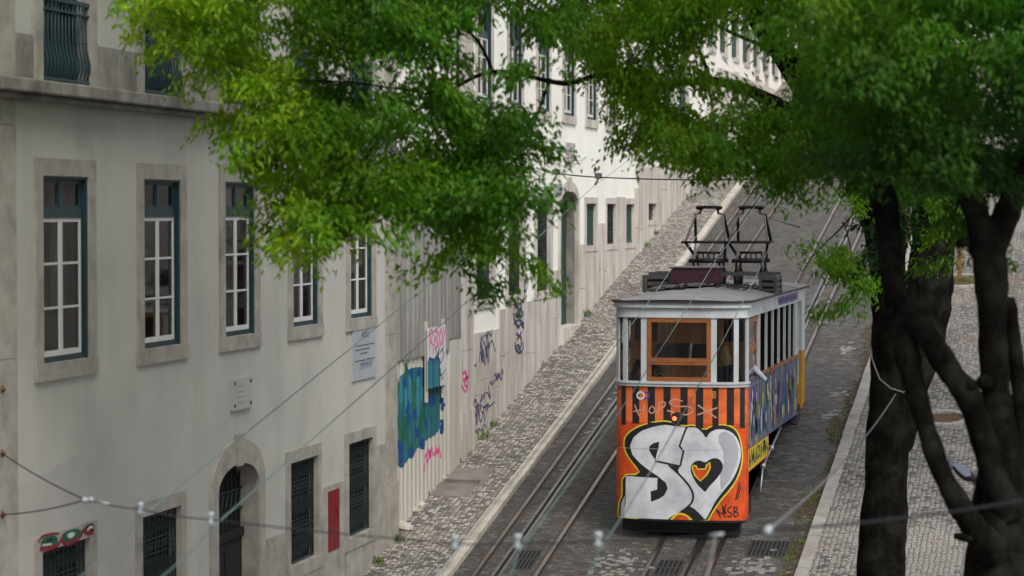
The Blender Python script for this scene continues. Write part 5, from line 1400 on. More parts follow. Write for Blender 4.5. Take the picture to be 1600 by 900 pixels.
def finger_set(V, Eg, R, hand, d, side, wr):
    """five unequal bent fingers growing from a palm vertex index"""
    p = V[hand]; d = Vector(d).normalized(); side = Vector(side).normalized(); dn = d.cross(side).normalized()
    for k, L in enumerate((.065, .078, .072, .055)):
        b0 = p + side * (.028 - .019 * k) + d * .03; i0 = len(V)
        V += [b0, b0 + d * L * .5 + dn * .012, b0 + d * L * .85 + dn * .035]; Eg += [(hand, i0), (i0, i0 + 1), (i0 + 1, i0 + 2)]; R += [.011, .009, .007]
    i0 = len(V); V += [p + side * .04 - d * .01, p + side * .06 + d * .03 + dn * .01]; Eg += [(hand, i0), (i0, i0 + 1)]; R += [.012, .008]
def person(feet, h, facing, label, shirt, trousers, hair_mat, hair_len, armL, armR, lean=0.0, hands=False, sleeves=True):
    f = Vector((math.sin(facing), math.cos(facing), 0)); s = Vector((f.y, -f.x, 0)); up_ = Vector((0, 0, 1)); k = h / 1.75; F0 = Vector(feet)
    def P(a, b_, c): return F0 + s * (a * k) + f * (b_ * k + lean * max(0, c - .9)) + up_ * (c * k)
    t = thing('person', feet, label, 'person')
    V = [P(0, 0, .95), P(0, 0, 1.12), P(0, .01, 1.30), P(0, 0, 1.43), P(0, .01, 1.50), P(0, .02, 1.60),
         P(.10, 0, .90), P(.11, .02, .50), P(.11, -.02, .08), P(.12, .12, .03), P(-.10, 0, .90), P(-.11, .02, .50), P(-.11, -.02, .08), P(-.12, .12, .03),
         P(.17, 0, 1.40), P(-.17, 0, 1.40)]
    Eg = [(0, 1), (1, 2), (2, 3), (3, 4), (4, 5), (0, 6), (6, 7), (7, 8), (8, 9), (0, 10), (10, 11), (11, 12), (12, 13), (3, 14), (3, 15)]
    R = [.125, .115, .13, .09, .055, .06, .085, .06, .042, .035, .085, .06, .042, .035, .062, .062]; R = [r * k for r in R]
    for base_, arm in ((14, armR), (15, armL)):
        el, wr = [F0 + Vector(q) for q in arm]; i0 = len(V)
        d = (wr - el).normalized(); hd = wr + d * .07
        V += [el, wr, hd]; Eg += [(base_, i0), (i0, i0 + 1), (i0 + 1, i0 + 2)]; R += [.043 * k, .028 * k, .033 * k]
        if hands: finger_set(V, Eg, R, i0 + 2, d, d.cross(up_) if abs(d.z) < .8 else s, wr)
        else: finger_set(V, Eg, R, i0 + 2, d, s, wr)
    vs_, fs = skin_mesh(V, Eg, R)
    m = MB(); m.add(vs_, fs, 0, True)
    hc = P(0, .03, 1.64); hv, hf = head_verts(hc, .098 * k, f); m.add(hv, hf, 0, True)
    for e in (-1, 1): m.lathe([(0, -.03), (.02, -.02), (.024, .02), (0, .03)], hc + s * (e * .078 * k), 8)
    body = m.build('body', MT['skin'], t)
    m = MB()
    for e in (-1, 1): 
        c = hc + s * (e * .032 * k) + f * (.083 * k) + up_ * (.012); m.lathe([(0, -.010), (.012, 0), (0, .010)], c, 8)
    m.build('eyes', MT['spray black'], t)
    # clothes: the same skeleton grown a little thicker
    V2, E2, R2 = V[:6], [(0, 1), (1, 2), (2, 3)], [r * 1.10 + .008 for r in R[:6]]
    V2 = V[:4]; R2 = R2[:4]; n0 = len(V2)
    V2 += [V[14], V[15]]; E2 += [(3, 4), (3, 5)]; R2 += [R[14] * 1.1 + .01] * 2
    V2 += [V[16], V[16].lerp(V[17], .85)]; E2 += [(4, 6), (6, 7)]; R2 += [.046 * k, .036 * k]
    jL = next(i for i in range(18, len(V)) if (V[i] - (F0 + Vector(armL[0]))).length < 1e-6)
    V2 += [V[jL], V[jL].lerp(V[jL + 1], .85)]; E2 += [(5, 8), (8, 9)]; R2 += [.046 * k, .036 * k]
    vs_, fs = skin_mesh(V2, E2, R2); MB().add(vs_, fs, 0, True).build('jacket', shirt, t)
    V3 = [V[0], V[6], V[7], V[8], V[10], V[11], V[12]]; vs_, fs = skin_mesh(V3, [(0, 1), (1, 2), (2, 3), (0, 4), (4, 5), (5, 6)], [.14 * k, .095 * k, .07 * k, .055 * k, .095 * k, .07 * k, .055 * k]); MB().add(vs_, fs, 0, True).build('trousers', trousers, t)
    # hair
    m = MB(); hv, hf = head_verts(hc - f * .018 * k + up_ * .018 * k, .106 * k, f)
    keep = [i for i, v_ in enumerate(hv) if (v_ - hc).dot(f) < .045 * k or (v_ - hc).z > .075 * k]; ks = set(keep)
    m.add(hv, [q for q in hf if all(i in ks for i in q)], 0, True)
    if hair_len:
        rr = random.Random(2)
        for j in range(46):
            a = math.pi * (j / 45 * 1.25 - .125); d = s * math.cos(a) - f * math.sin(a) * .9
            p0 = hc + d * .088 * k + up_ * rr.uniform(.0, .08); L = hair_len * rr.uniform(.82, 1.05)
            m.tube([p0, p0 + d * .03 - up_ * L * .4, p0 + d * rr.uniform(.0, .05) - up_ * L], [.02, .018, .007], 5)
    m.build('hair', hair_mat, t)
    return t
MT['blond'] = pbr('blond hair', (.33, .24, .11), (.20, .14, .06), 30, .5, stretch=(1, 1, .1), bmp=0); MT['brown_hair'] = flat('dark brown hair', (.03, .018, .012), .5)
MT['navy'] = flat('navy cloth', (.02, .025, .06), .9); MT['charcoal'] = flat('charcoal cloth', (.03, .03, .033), .9); MT['grey_cloth'] = flat('light grey sleeve', (.33, .37, .44), .85)
p = fpt(front_px(1133, 560)[0], 0, -.42)
person((p.x, p.y + .1, zfl), 1.66, 0.3, 'person with long blond hair, back turned, behind the right front pane of the tram', MT['navy'], MT['charcoal'], MT['blond'], .42, ((-.27, .1, 1.05), (-.22, .3, .95)), ((.27, .1, 1.05), (.2, .32, 1.0)))
p = fpt(front_px(988, 560)[0], 0, -.55)
person((p.x + .03, p.y + .1, zfl), 1.70, math.pi - .3, 'tram driver in dark clothes behind the left front pane of the tram', MT['charcoal'], MT['charcoal'], MT['brown_hair'], 0, ((.25, -.05, 1.1), (.22, -.32, 1.02)), ((-.25, -.1, 1.1), (-.05, -.38, 1.1)))
# passenger leaning an arm out of the first side window, holding a phone
elb = at_x(1200, 597, XR + .22); wrs = at_x(1205, 582, XR + .30); pf = Vector((XR - .24, elb.y + .28, zfl + .02))
el, wr = elb - pf, wrs - pf
person(tuple(pf), 1.72, math.pi / 2 + .35, 'passenger leaning a grey sleeved arm out of the tram side window', MT['grey_cloth'], MT['charcoal'], MT['brown_hair'], 0, ((-.05, .32, 1.12), (.12, .24, 1.02)), (tuple(el), tuple(wr)), lean=.12, hands=True)
ph = wrs + Vector((.05, .06, .05)); q = thing('phone', tuple(ph), 'small phone held out of the tram side window', 'phone')
m = MB(); m.box(ph.x - .006, ph.x + .006, ph.y - .04, ph.y + .04, ph.z - .075, ph.z + .075); bevel(m.build('case', MT['spray black'], q), .006)
m = MB(); m.box(ph.x - .0075, ph.x - .0062, ph.y - .035, ph.y + .035, ph.z - .065, ph.z + .065); m.build('screen', MT['spray sky'], q)

# ------------------------------------------------------------------ overhead wires
def sag(p, q, s, n_=14):
    p, q = Vector(p), Vector(q); return [p.lerp(q, i / n_) - Vector((0, 0, s * 4 * (i / n_) * (1 - i / n_))) for i in range(n_ + 1)]
D0 = [(220, 796, 22.3), (330, 812, 20.6), (711, 849, 18.4), (809, 848, 18.0), (935, 845, 17.4)]
hang = [at_d(*q) for q in D0]
bk = [at_x(x, y, XF + .05) for x, y in ((3, 708), (3, 804))]
knot = at_d(134, 781, 24.0); strain = at_d(1118, 836, 16.6); end_i = at_d(1201, 828, 16.3); far_r = at_d(1640, 775, 15.6); tie = at_d(1408, 613, 33.9)
sw = thing('span_wire', tuple(hang[2]), 'dark span wire with white insulators crossing the street in the foreground', 'span wire', 'span wires over the street')
def ins(mb, p, r=.033, ax='z'):
    p = Vector(p)
    mb.lathe([(0, -.058), (r * .8, -.054), (r, -.036), (r * .7, -.016), (r * .6, 0), (r * .7, .016), (r, .036), (r * .8, .054), (0, .058)], p, 12, 0, axis=ax)
m = MB()
for b_ in bk: m.tube(sag(b_, knot, .03), .0085, 5)
line = [knot] + hang + [strain, end_i]
for a, c in zip(line, line[1:]): m.tube(sag(a, c, .012), .0065, 5)
m.tube(sag(end_i, far_r, .03), .0095, 5); m.build('cable', MT['cable'], sw)
for h in hang:
    m = MB(); ins(m, h + Vector((0, 0, .01))); m.build('insulator', MT['ceramic'], sw)
m = MB(); ins(m, knot + (hang[0] - knot).normalized() * .08, .036, 'x'); m.build('insulator', MT['ceramic'], sw)
MB().tube([knot.lerp(hang[0], .22), knot.lerp(hang[0], .42)], .016, 8).build('turnbuckle', MT['ceramic'], sw)
MB().tube([strain.lerp(end_i, -.1), strain.lerp(end_i, .15)], .015, 8).build('turnbuckle', MT['ceramic'], sw)
m = MB(); ins(m, end_i, .033, 'y'); m.build('insulator', MT['ceramic'], sw)
for b_ in bk + [at_x(3, 608, XF + .05)]:
    m = MB(); m.tube([b_ - Vector((.06, 0, 0)), b_ + Vector((.04, 0, 0))], .02, 6); m.lathe([(0, .0), (.045, .0), (.045, .03), (0, .03)], b_ - Vector((.02, 0, 0)), 8, axis='x'); m.build('wall_bracket', MT['rusty'], sw)
g = thing('guy_rope', tuple(tie), 'grey guy rope looped round the dark tree trunk and hanging over the right kerb', 'rope')
m = MB(); m.tube(sag(end_i, tie + Vector((-.05, -.32, 0)), .12), .009, 5)
tp = [at_d(1360, 535, 34.3), at_d(1362, 560, 34.0), at_d(1374, 592, 33.9), at_d(1392, 607, 33.85), at_d(1412, 613, 33.85), at_d(1421, 604, 34.0)]
m.tube(tp, .012, 5); m.build('rope', MT['rope'], g)
# second span by the arched green door
s2 = [at_x(838, 262, XF), at_d(870, 271, 53.0), at_d(935, 277, 51.5), at_d(1080, 281, 49.5), at_d(1330, 277, 47)]
sw2 = thing('span_wire', tuple(s2[1]), 'thin dark span wire crossing in front of the white house door', 'span wire', 'span wires over the street')
m = MB()
for a, c in zip(s2, s2[1:]): m.tube(sag(a, c, .01), .015, 5)
m.build('cable', MT['cable'], sw2)
for h in s2[1:3]:
    m = MB(); m.box(h.x - .07, h.x + .07, h.y - .05, h.y + .05, h.z - .03, h.z + .09); m.tube([h - Vector((0, 0, .02)), h - Vector((.05, .1, .16))], .025, 5); m.build('insulator', MT['greybox2'], sw2)
def wire(label, pts, r=.0065, mat_='wire'):
    o = MB(); 
    for a, c in zip(pts, pts[1:]): o.tube(sag(a, c, .03), r, 5)
    w_ = o.build('contact_wire', MT[mat_], None, loc=pts[0]); tag(w_, label, 'tram wire', 'overhead contact wires'); return w_
low = Vector((0, 0, .075))
wire('verdigris tram wire from the leftmost hanging insulator past the small stone plaque', [at_d(112, 912, 18.2), hang[0] - low, s2[1] - Vector((.05, .1, .16)), at_d(965, 205, 70)])
wire('verdigris tram wire from the second insulator, crossing the notice board and hoarding', [at_d(228, 920, 16.5), hang[1] - low, s2[2] - Vector((.05, .1, .16)), at_d(1003, 232, 72)])
wire('verdigris tram wire from the third insulator along the left kerb', [at_d(671, 906, 16.2), hang[2] - low, at_d(970, 528, 34), at_d(1050, 419, 43.5), at_d(1118, 326, 48.2)], .0065)
wire('verdigris tram wire from the fourth insulator over the tram windscreen to the right pantograph', [at_d(790, 912, 16.2), hang[3] - low, at_d(1011, 578, 31), at_d(1121, 402, 43), at_d(1178, 324, 48.0), at_d(1300, 120, 75)], .0065)
wire('verdigris tram wire from the fifth insulator across the tram front and its roof corner', [at_d(912, 912, 15.8), hang[4] - low, at_d(1043, 690, 24), at_d(1167, 459, 40), at_d(1205, 379, 47), at_d(1310, 190, 70)], .0065)
wire('short dark wire hanging toward the viewer from the span below the tram front', [at_d(1098, 925, 15.2), strain], .009, 'rope')

# ------------------------------------------------------------------ trees
def catmull(P_, n_=5):
    out = []
    for i in range(len(P_) - 1):
        p0, p1, p2, p3 = P_[max(0, i - 1)], P_[i], P_[i + 1], P_[min(len(P_) - 1, i + 2)]
        for k in range(n_):
            t = k / n_; out.append(tuple(.5 * (2 * p1[j] + (p2[j] - p0[j]) * t + (2 * p0[j] - 5 * p1[j] + 4 * p2[j] - p3[j]) * t * t + (3 * p1[j] - p0[j] - 3 * p2[j] + p3[j]) * t ** 3) for j in range(4)))
    out.append(P_[-1]); return out
from mathutils import noise as mnoise
def limb(mb, pts, n_=20, sub=9, jit=.045, seed=0):
    """pts: (px, py, dist, radius) surveyed along the limb; grown as a ridged, knotty tube"""
    rr = random.Random(seed)
    P_ = [(*at_d(x, y, d), r) for x, y, d, r in pts]
    if sub > 1: P_ = catmull(P_, sub)
    ph1, ph2 = rr.uniform(0, 6), rr.uniform(0, 6)
    C_ = [Vector(q[:3]) for q in P_]; R_ = [q[3] * (1 + jit * math.sin(i * .6 + ph1) + jit * .6 * math.sin(i * 1.4 + ph2)) for i, q in enumerate(P_)]
    o = len(mb.v); mb.tube(C_, R_, n_)
    for i, c in enumerate(C_):
        for k in range(n_):
            v = Vector(mb.v[o + i * n_ + k]); d = v - c
            f = 1 + .07 * mnoise.noise((v.x * 2.2, v.y * 2.2, v.z * .9)) + .07 * mnoise.noise((v.x * 9 + seed, v.y * 9, v.z * 1.6)) + .05 * mnoise.noise((v.x * 22, v.y * 22, v.z * 5))
            mb.v[o + i * n_ + k] = tuple(c + d * f)
    return C_
TP = {}
def px2w(lst): return lst
# tree A: street tree on the right pavement, forking at tram height
base = at_ground(1378, 1104, .1)
ta = thing('street_tree', (base.x, base.y, base.z), 'large street tree with a straight dark trunk, leafy limbs reaching across the street', 'tree', 'trees over the street')
A = MB(); dA = (base - CAM).dot(FWD)
sk = []
def L_(mb, pts, **k): sk.append(limb(mb, pts, **k)); return sk[-1]
L_(A, [(1377, 1120, 34.7, .56), (1377, 1050, 34.7, .46), (1377, 900, 34.6, .355), (1384, 760, 34.5, .315), (1391, 640, 34.4, .30), (1392, 540, 34.3, .27), (1388, 450, 34.1, .25), (1382, 360, 33.8, .29), (1366, 285, 33.4, .42)], seed=1, jit=.018)
L_(A, [(1400, 700, 34.5, .22), (1422, 600, 34.7, .29), (1446, 500, 34.9, .34), (1455, 410, 35.0, .33), (1462, 330, 34.9, .33), (1465, 250, 34.6, .28), (1455, 120, 34, .19), (1440, -40, 33.5, .15)], seed=2)
L_(A, [(1376, 300, 33.5, .26), (1345, 250, 33, .23), (1290, 180, 32, .20), (1226, 85, 31, .17), (1178, 15, 30.2, .14), (1140, -70, 29.5, .12), (1060, -190, 28.5, .09)], seed=3)
L_(A, [(1365, 290, 33.3, .2), (1310, 225, 32, .16), (1210, 160, 31.0, .09), (1110, 126, 30.4, .058), (1000, 140, 29.6, .040), (940, 118, 29.0, .034), (880, 130, 28.4, .030), (773, 112, 27.2, .024), (690, 150, 26.5, .02), (600, 210, 26, .02), (548, 285, 25.8, .02)], seed=4)
L_(A, [(1390, 290, 33.5, .2), (1400, 200, 33, .18), (1398, 90, 32.4, .15), (1380, -60, 32, .12)], seed=5)
for i, pts in enumerate(([(773, 118, 26.8, .045), (745, 62, 26.6, .04), (700, 25, 26.4, .03), (640, -20, 26.2, .02)], [(860, 124, 27.3, .05), (830, 205, 27, .03), (795, 310, 26.8, .02), (775, 400, 26.6, .01)], [(690, 150, 26.3, .03), (560, 130, 25.6, .025), (430, 120, 25.2, .02), (310, 80, 25, .01)],
                        [(600, 210, 26, .03), (480, 250, 25.6, .022), (400, 260, 25.3, .01)], [(650, 180, 26.2, .03), (660, 270, 26, .02), (650, 370, 25.9, .01)], [(640, -20, 26.2, .02), (480, -10, 25.6, .018), (330, 10, 25.2, .01)], [(548, 285, 25.8, .02), (520, 340, 25.6, .014), (480, 390, 25.5, .008)],
                        [(1000, 128, 28.2, .05), (1010, 200, 28, .03), (1070, 260, 28, .015)], [(1110, 126, 29.2, .06), (1080, 60, 29, .04), (1000, 20, 28.6, .02)], [(1226, 85, 31, .08), (1120, 40, 30, .05), (1000, -30, 29, .03), (900, -60, 28, .02)], [(1210, 160, 30.3, .07), (1190, 230, 30, .04), (1200, 300, 29.8, .015)],
                        [(1360, 300, 33.4, .05), (1320, 350, 33, .03), (1270, 400, 32.6, .02), (1245, 440, 32.4, .01)], [(1250, 355, 32.8, .015), (1215, 345, 32.5, .01), (1180, 330, 32.3, .006)], [(1320, 350, 33, .025), (1335, 420, 32.6, .015), (1330, 470, 32.4, .008)])):
    L_(A, [(x_, y_, d_, r_ * .42) for x_, y_, d_, r_ in pts], n_=7, sub=4, jit=.04, seed=20 + i)
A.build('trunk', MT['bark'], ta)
skA = list(sk); sk.clear()
# tree B: nearer tree at the lower right with leaning stems
bb = at_d(1575, 900, 24); gb = (bb.x, bb.y, gz(bb.y) + .1)
tb = thing('street_tree', gb, 'dark many-stemmed tree at the lower right corner with leaning forked stems', 'tree', 'trees over the street')
B = MB()
yb_ = lambda z: 450 - (z - 0) 
d_ = bb - Vector(gb)
m_pts = [(*q, r) for q, r in ((Vector(gb) + Vector((.1, .1, -.2)), .62), (Vector(gb) + Vector((.08, .05, 1.0)), .5), (Vector(gb) + d_ * .55, .44))]
B.tube([q[:3] for q in m_pts] + [tuple(at_d(1572, 930, 24.0)), tuple(at_d(1566, 860, 24.0))], [.66, .52, .46, .44, .36], 14)
L_(B, [(1560, 930, 24, .33), (1558, 850, 24, .30), (1562, 760, 24, .23), (1560, 650, 24, .165), (1553, 560, 24, .145), (1550, 470, 24, .155), (1545, 400, 24, .18), (1528, 340, 24, .13), (1508, 290, 24.1, .11), (1480, 220, 24.2, .10), (1440, 130, 24.2, .085), (1380, 20, 24.0, .07), (1300, -120, 23.6, .05)], seed=6)
L_(B, [(1545, 400, 24, .16), (1572, 335, 24, .13), (1592, 285, 24, .12), (1630, 215, 24, .11), (1650, 100, 23.8, .10), (1640, -100, 23.5, .08)], seed=7)
L_(B, [(1590, 900, 24.2, .26), (1600, 780, 24.2, .17), (1602, 680, 24.3, .12), (1592, 600, 24.3, .085), (1582, 530, 24.2, .09), (1570, 470, 24.1, .11)], seed=8)
L_(B, [(1560, 870, 23.8, .2), (1530, 835, 23.6, .14), (1500, 790, 23.5, .115), (1468, 730, 23.5, .10), (1442, 650, 23.6, .10), (1425, 590, 23.8, .115), (1412, 530, 24, .13), (1398, 470, 24.2, .11), (1390, 400, 24.4, .12), (1380, 310, 24.6, .13), (1340, 200, 24.6, .07), (1290, 80, 24.4, .05)], seed=9)
L_(B, [(1572, 800, 23.9, .2), (1552, 745, 23.7, .135), (1535, 685, 23.6, .12), (1514, 622, 23.5, .125), (1484, 580, 23.6, .12), (1452, 530, 23.8, .12), (1425, 500, 24.0, .11), (1405, 470, 24.1, .10)], seed=10)
for (x, y, d, r, q) in ((1514, 606, 23.45, .06, (.05, -.10, .06)), (1541, 598, 23.85, .085, (-.03, -.13, .02)), (1519, 842, 23.5, .045, (-.17, -.03, .03)), (1391, 488, 24.05, .05, (.0, -.09, 0)), (1512, 378, 23.9, .05, (-.1, -.06, -.02))):
    p = at_d(x, y, d); B.tube([p, p + Vector(q) * .6, p + Vector(q)], [r, r * .95, r * .6], 10)
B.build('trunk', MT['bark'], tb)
skB = list(sk)

# foliage: long pointed leaves on drooping sprays
lm, t, b_ = new_mat('leaf'); at = t.nodes.new('ShaderNodeAttribute'); at.attribute_name = 'hue'
out = t.nodes['Material Output']
b_.inputs['Roughness'].default_value = .45; b_.inputs['Specular IOR Level'].default_value = .25
t.links.new(at.outputs['Color'], b_.inputs['Base Color'])
trn = t.nodes.new('ShaderNodeBsdfTranslucent'); mx = t.nodes.new('ShaderNodeMixShader'); mx.inputs[0].default_value = .5
tc = mixc(t, 1.0, at.outputs['Color'], (1.5, 1.6, .7), 'MULTIPLY'); t.links.new(tc, trn.inputs['Color'])
t.links.new(b_.outputs[0], mx.inputs[1]); t.links.new(trn.outputs[0], mx.inputs[2]); t.links.new(mx.outputs[0], out.inputs[0])
def inside(pt, poly):
    x, y = pt; c = False
    for i in range(len(poly)):
        (x1, y1), (x2, y2) = poly[i - 1], poly[i]
        if (y1 > y) != (y2 > y) and x < (x2 - x1) * (y - y1) / (y2 - y1) + x1: c = not c
    return c
def crown(name, root, sprays, seed, leaf=(.102, .041), per=29):
    """sprays: (point, droop direction, length, colour) -> one mesh of leaves"""
    g = np.random.default_rng(seed); V, Cc = [], []
    for p, d, L, colr_ in sprays:
        p = np.array(p); d = np.array(d) / np.linalg.norm(d); n_ = int(per * g.uniform(.7, 1.3))
        side = np.cross(d, [0, 0, 1.0]); side /= max(1e-6, np.linalg.norm(side))
        t_ = g.uniform(0, 1, n_); sg = g.choice([-1, 1], n_)
        base_ = p + np.outer(t_ * L, d) + np.array([0, 0, -1]) * (t_ ** 2 * L * .35)[:, None] + g.normal(0, .05, (n_, 3)) + side * (g.normal(0, .13, n_) * (1.1 - t_))[:, None]
        ax = d * .55 + side * (sg * g.uniform(.4, 1.0, n_))[:, None] + np.array([0, 0, -1]) * g.uniform(.1, .8, n_)[:, None] + g.normal(0, .25, (n_, 3)); ax /= np.linalg.norm(ax, axis=1)[:, None]
        nrm = np.array([0, 0, 1.0]) + g.normal(0, .34, (n_, 3)); wv = np.cross(ax, nrm); wv /= np.linalg.norm(wv, axis=1)[:, None]; nn = np.cross(wv, ax)
        l = leaf[0] * g.uniform(.45, 1.35, n_)[:, None]; w_ = leaf[1] * g.uniform(.7, 1.2, n_)[:, None]
        mid = base_ + ax * l * .42 
        V.append(np.stack([base_, mid + wv * w_ * .5 + nn * w_ * .22, base_ + ax * l - nn * l * .12, mid - wv * w_ * .5 + nn * w_ * .22], 1))
        c = np.array(colr_) * g.uniform(.72, 1.3, n_)[:, None]; c[:, 0] *= g.uniform(.8, 1.25, n_)
        Cc.append(np.repeat(c[:, None, :], 4, 1))
    V = np.concatenate(V); Cc = np.concatenate(Cc); k = len(V); org = np.array(ORG[root.name])
    me = bpy.data.meshes.new(name); me.vertices.add(k * 4); me.vertices.foreach_set('co', (V.reshape(-1, 3) - org).ravel())
    idx = np.arange(k) * 4; tris = np.stack([idx, idx + 1, idx + 2, idx, idx + 2, idx + 3], 1).ravel()
    me.loops.add(k * 6); me.loops.foreach_set('vertex_index', tris); me.polygons.add(k * 2); me.polygons.foreach_set('loop_start', np.arange(k * 2) * 3)
    me.update(calc_edges=True)
    a_ = me.attributes.new('hue', 'FLOAT_COLOR', 'POINT'); col4 = np.ones((k * 4, 4)); col4[:, :3] = Cc.reshape(-1, 3); a_.data.foreach_set('color', col4.ravel())
    me.materials.append(lm); o = bpy.data.objects.new(name, me); COL.objects.link(o); o.parent = root; ORG[o.name] = ORG[root.name]
    return o
YOUNG, MID, DEEP, SHADED = (.195, .315, .012), (.11, .23, .010), (.048, .15, .016), (.018, .056, .012)  # last colour has the shade inside the crown put into it
def shrink(poly, c, d):
    return [(x + (c[0] - x) / max(1e-6, math.hypot(c[0] - x, c[1] - y)) * d, y + (c[1] - y) / max(1e-6, math.hypot(c[0] - x, c[1] - y)) * d) if y > -50 else (x, y) for x, y in poly]
def fill(poly, n_, d0, d1, colf, rng, holes_=(), out=[], spread=1.0, bough=9):
    """boughs: flat fans of drooping sprays that share a direction, with air between them"""
    xs = [p[0] for p in poly]; ys = [p[1] for p in poly]; k = 0; tries = 0
    while k < n_ and tries < n_ * 40:
        tries += 1
        x, y = rng.uniform(min(xs), max(xs)), rng.uniform(min(ys), max(ys))
        if not inside((x, y), poly): continue
        if any(((x - hx) / rx) ** 2 + ((y - hy) / ry) ** 2 < 1 and rng.random() > keep for (hx, hy, rx, ry, keep) in holes_): continue
        q = at_d(x, y, rng.uniform(d0, d1))
        nv = math.sin(q.x * 2.3 + q.z * 1.7) * math.sin(q.y * 1.9 - q.z * 2.6 + 1) + .6 * math.sin(q.x * 5.1 - q.z * 4.3 + q.y * 3)
        if nv < -.2 and rng.random() < .7: continue
        a0 = rng.uniform(0, 6.283); c0 = colf(x, y, rng); m_ = rng.uniform(.8, 1.22); tilt = rng.uniform(-.7, -.1)
        ax = Vector((math.cos(a0), math.sin(a0), tilt)); sd_ = Vector((-math.sin(a0), math.cos(a0), 0))
        for _ in range(bough):
            u, s_ = rng.uniform(-.28, .30), rng.gauss(0, .16); a = a0 + s_ * 2.2 + rng.gauss(0, .35)
            out.append((q + (ax * u + sd_ * s_) * spread + Vector((0, 0, rng.gauss(0, .045))), (math.cos(a), math.sin(a), tilt - rng.uniform(.0, .35)), rng.uniform(.20, .36) * spread, tuple(v * m_ * rng.uniform(.9, 1.1) for v in c0))); k += 1
    return out
def mixcol(a, c, f): return tuple(a[i] + (c[i] - a[i]) * f for i in range(3))
# -- tree A crown (left hanging mass and middle mass), and everything above the frame
leftmass = [(232, -60), (236, 20), (250, 50), (262, 98), (300, 105), (322, 132), (345, 160), (352, 232), (400, 285), (432, 330), (430, 372), (472, 395), (520, 405), (582, 392), (604, 352), (660, 345), (700, 362), (760, 352), (815, 348), (848, 335), (848, 320), (830, 300), (845, 240), (838, 190), (815, 150), (800, 120), (870, 100), (900, 40), (900, -60)]
tips = [(690, 370, 845, 435), (780, 330, 855, 400)]
midmass = [(870, -60), (868, 50), (885, 100), (935, 180), (1000, 215), (1060, 250), (1095, 275), (1180, 285), (1205, 315), (1262, 300), (1290, 240), (1330, 285), (1420, 300), (1500, 290), (1510, 180), (1500, -60)]
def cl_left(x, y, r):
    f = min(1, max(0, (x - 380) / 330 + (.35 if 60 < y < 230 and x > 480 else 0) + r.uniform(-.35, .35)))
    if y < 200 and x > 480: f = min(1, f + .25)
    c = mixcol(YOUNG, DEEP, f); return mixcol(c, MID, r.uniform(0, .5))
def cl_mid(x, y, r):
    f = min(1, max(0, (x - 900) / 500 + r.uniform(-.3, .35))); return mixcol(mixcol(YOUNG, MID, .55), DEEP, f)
rg = random.Random(44)
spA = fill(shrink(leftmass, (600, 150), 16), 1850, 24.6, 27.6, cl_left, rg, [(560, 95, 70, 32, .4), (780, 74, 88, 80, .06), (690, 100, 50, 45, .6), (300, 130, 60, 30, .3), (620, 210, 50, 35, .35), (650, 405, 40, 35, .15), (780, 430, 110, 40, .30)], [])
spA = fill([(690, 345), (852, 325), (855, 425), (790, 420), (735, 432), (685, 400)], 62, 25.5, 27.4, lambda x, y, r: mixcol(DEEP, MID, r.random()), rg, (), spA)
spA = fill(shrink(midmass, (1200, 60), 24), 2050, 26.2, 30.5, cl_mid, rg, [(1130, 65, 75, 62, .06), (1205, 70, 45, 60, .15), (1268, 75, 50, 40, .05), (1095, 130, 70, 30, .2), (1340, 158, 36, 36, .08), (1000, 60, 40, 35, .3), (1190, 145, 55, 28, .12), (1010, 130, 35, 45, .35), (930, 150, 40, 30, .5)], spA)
hang_ = [(1238, 380), (1300, 365), (1345, 350), (1372, 420), (1352, 472), (1310, 468), (1290, 440), (1240, 420)]
spA = fill([(1335, 285), (1420, 290), (1412, 410), (1345, 380)], 36, 31.8, 33.3, lambda x, y, r: mixcol(SHADED, (.010, .026, .008), r.random()), rg, (), spA)  # leaves over the trunk, coloured dark to stand for shade
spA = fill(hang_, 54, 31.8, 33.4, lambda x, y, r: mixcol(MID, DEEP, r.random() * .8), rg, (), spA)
spA = fill([(1415, 300), (1500, 290), (1490, 420), (1430, 430)], 45, 33.0, 34.2, lambda x, y, r: mixcol(MID, SHADED, r.random()), rg, (), spA)
spA = fill([(1225, 290), (1330, 290), (1320, 330), (1230, 330)], 8, 31.8, 33.0, lambda x, y, r: MID, rg, (), spA)
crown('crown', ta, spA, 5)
# unseen upper crown above the frame, extra leaves added to shade wall, tram and road
spShade = []
for _ in range(900):
    q = Vector((rg.gauss(-7.4, 2.8), rg.gauss(27, 3.6), rg.uniform(17.6, 24)))
    if (q.z - 18) / 6 > rg.random() * 1.6: continue
    d = ray(0, 0)
    dist = (q - CAM).dot(FWD); sy = 450 - FPX * (q - CAM).dot(UPV) / dist
    if sy > -25: continue
    a = rg.uniform(0, 6.283); spShade.append((q, (math.cos(a), math.sin(a), rg.uniform(-.6, .2)), .5, mixcol(MID, DEEP, rg.random())))
for _ in range(1100):  # more unseen leaves added towards the sun, to shade the tram side
    q = Vector((rg.uniform(-3.6, 2.6), rg.uniform(39.5, 49), rg.uniform(17.6, 22.5)))
    dist = (q - CAM).dot(FWD); sy = 450 - FPX * (q - CAM).dot(UPV) / dist
    if sy > -14: continue
    a = rg.uniform(0, 6.283); spShade.append((q, (math.cos(a), math.sin(a), rg.uniform(-.6, .2)), .5, mixcol(MID, DEEP, rg.random())))
crown('crown', ta, spShade, 6, leaf=(.20, .09), per=26)
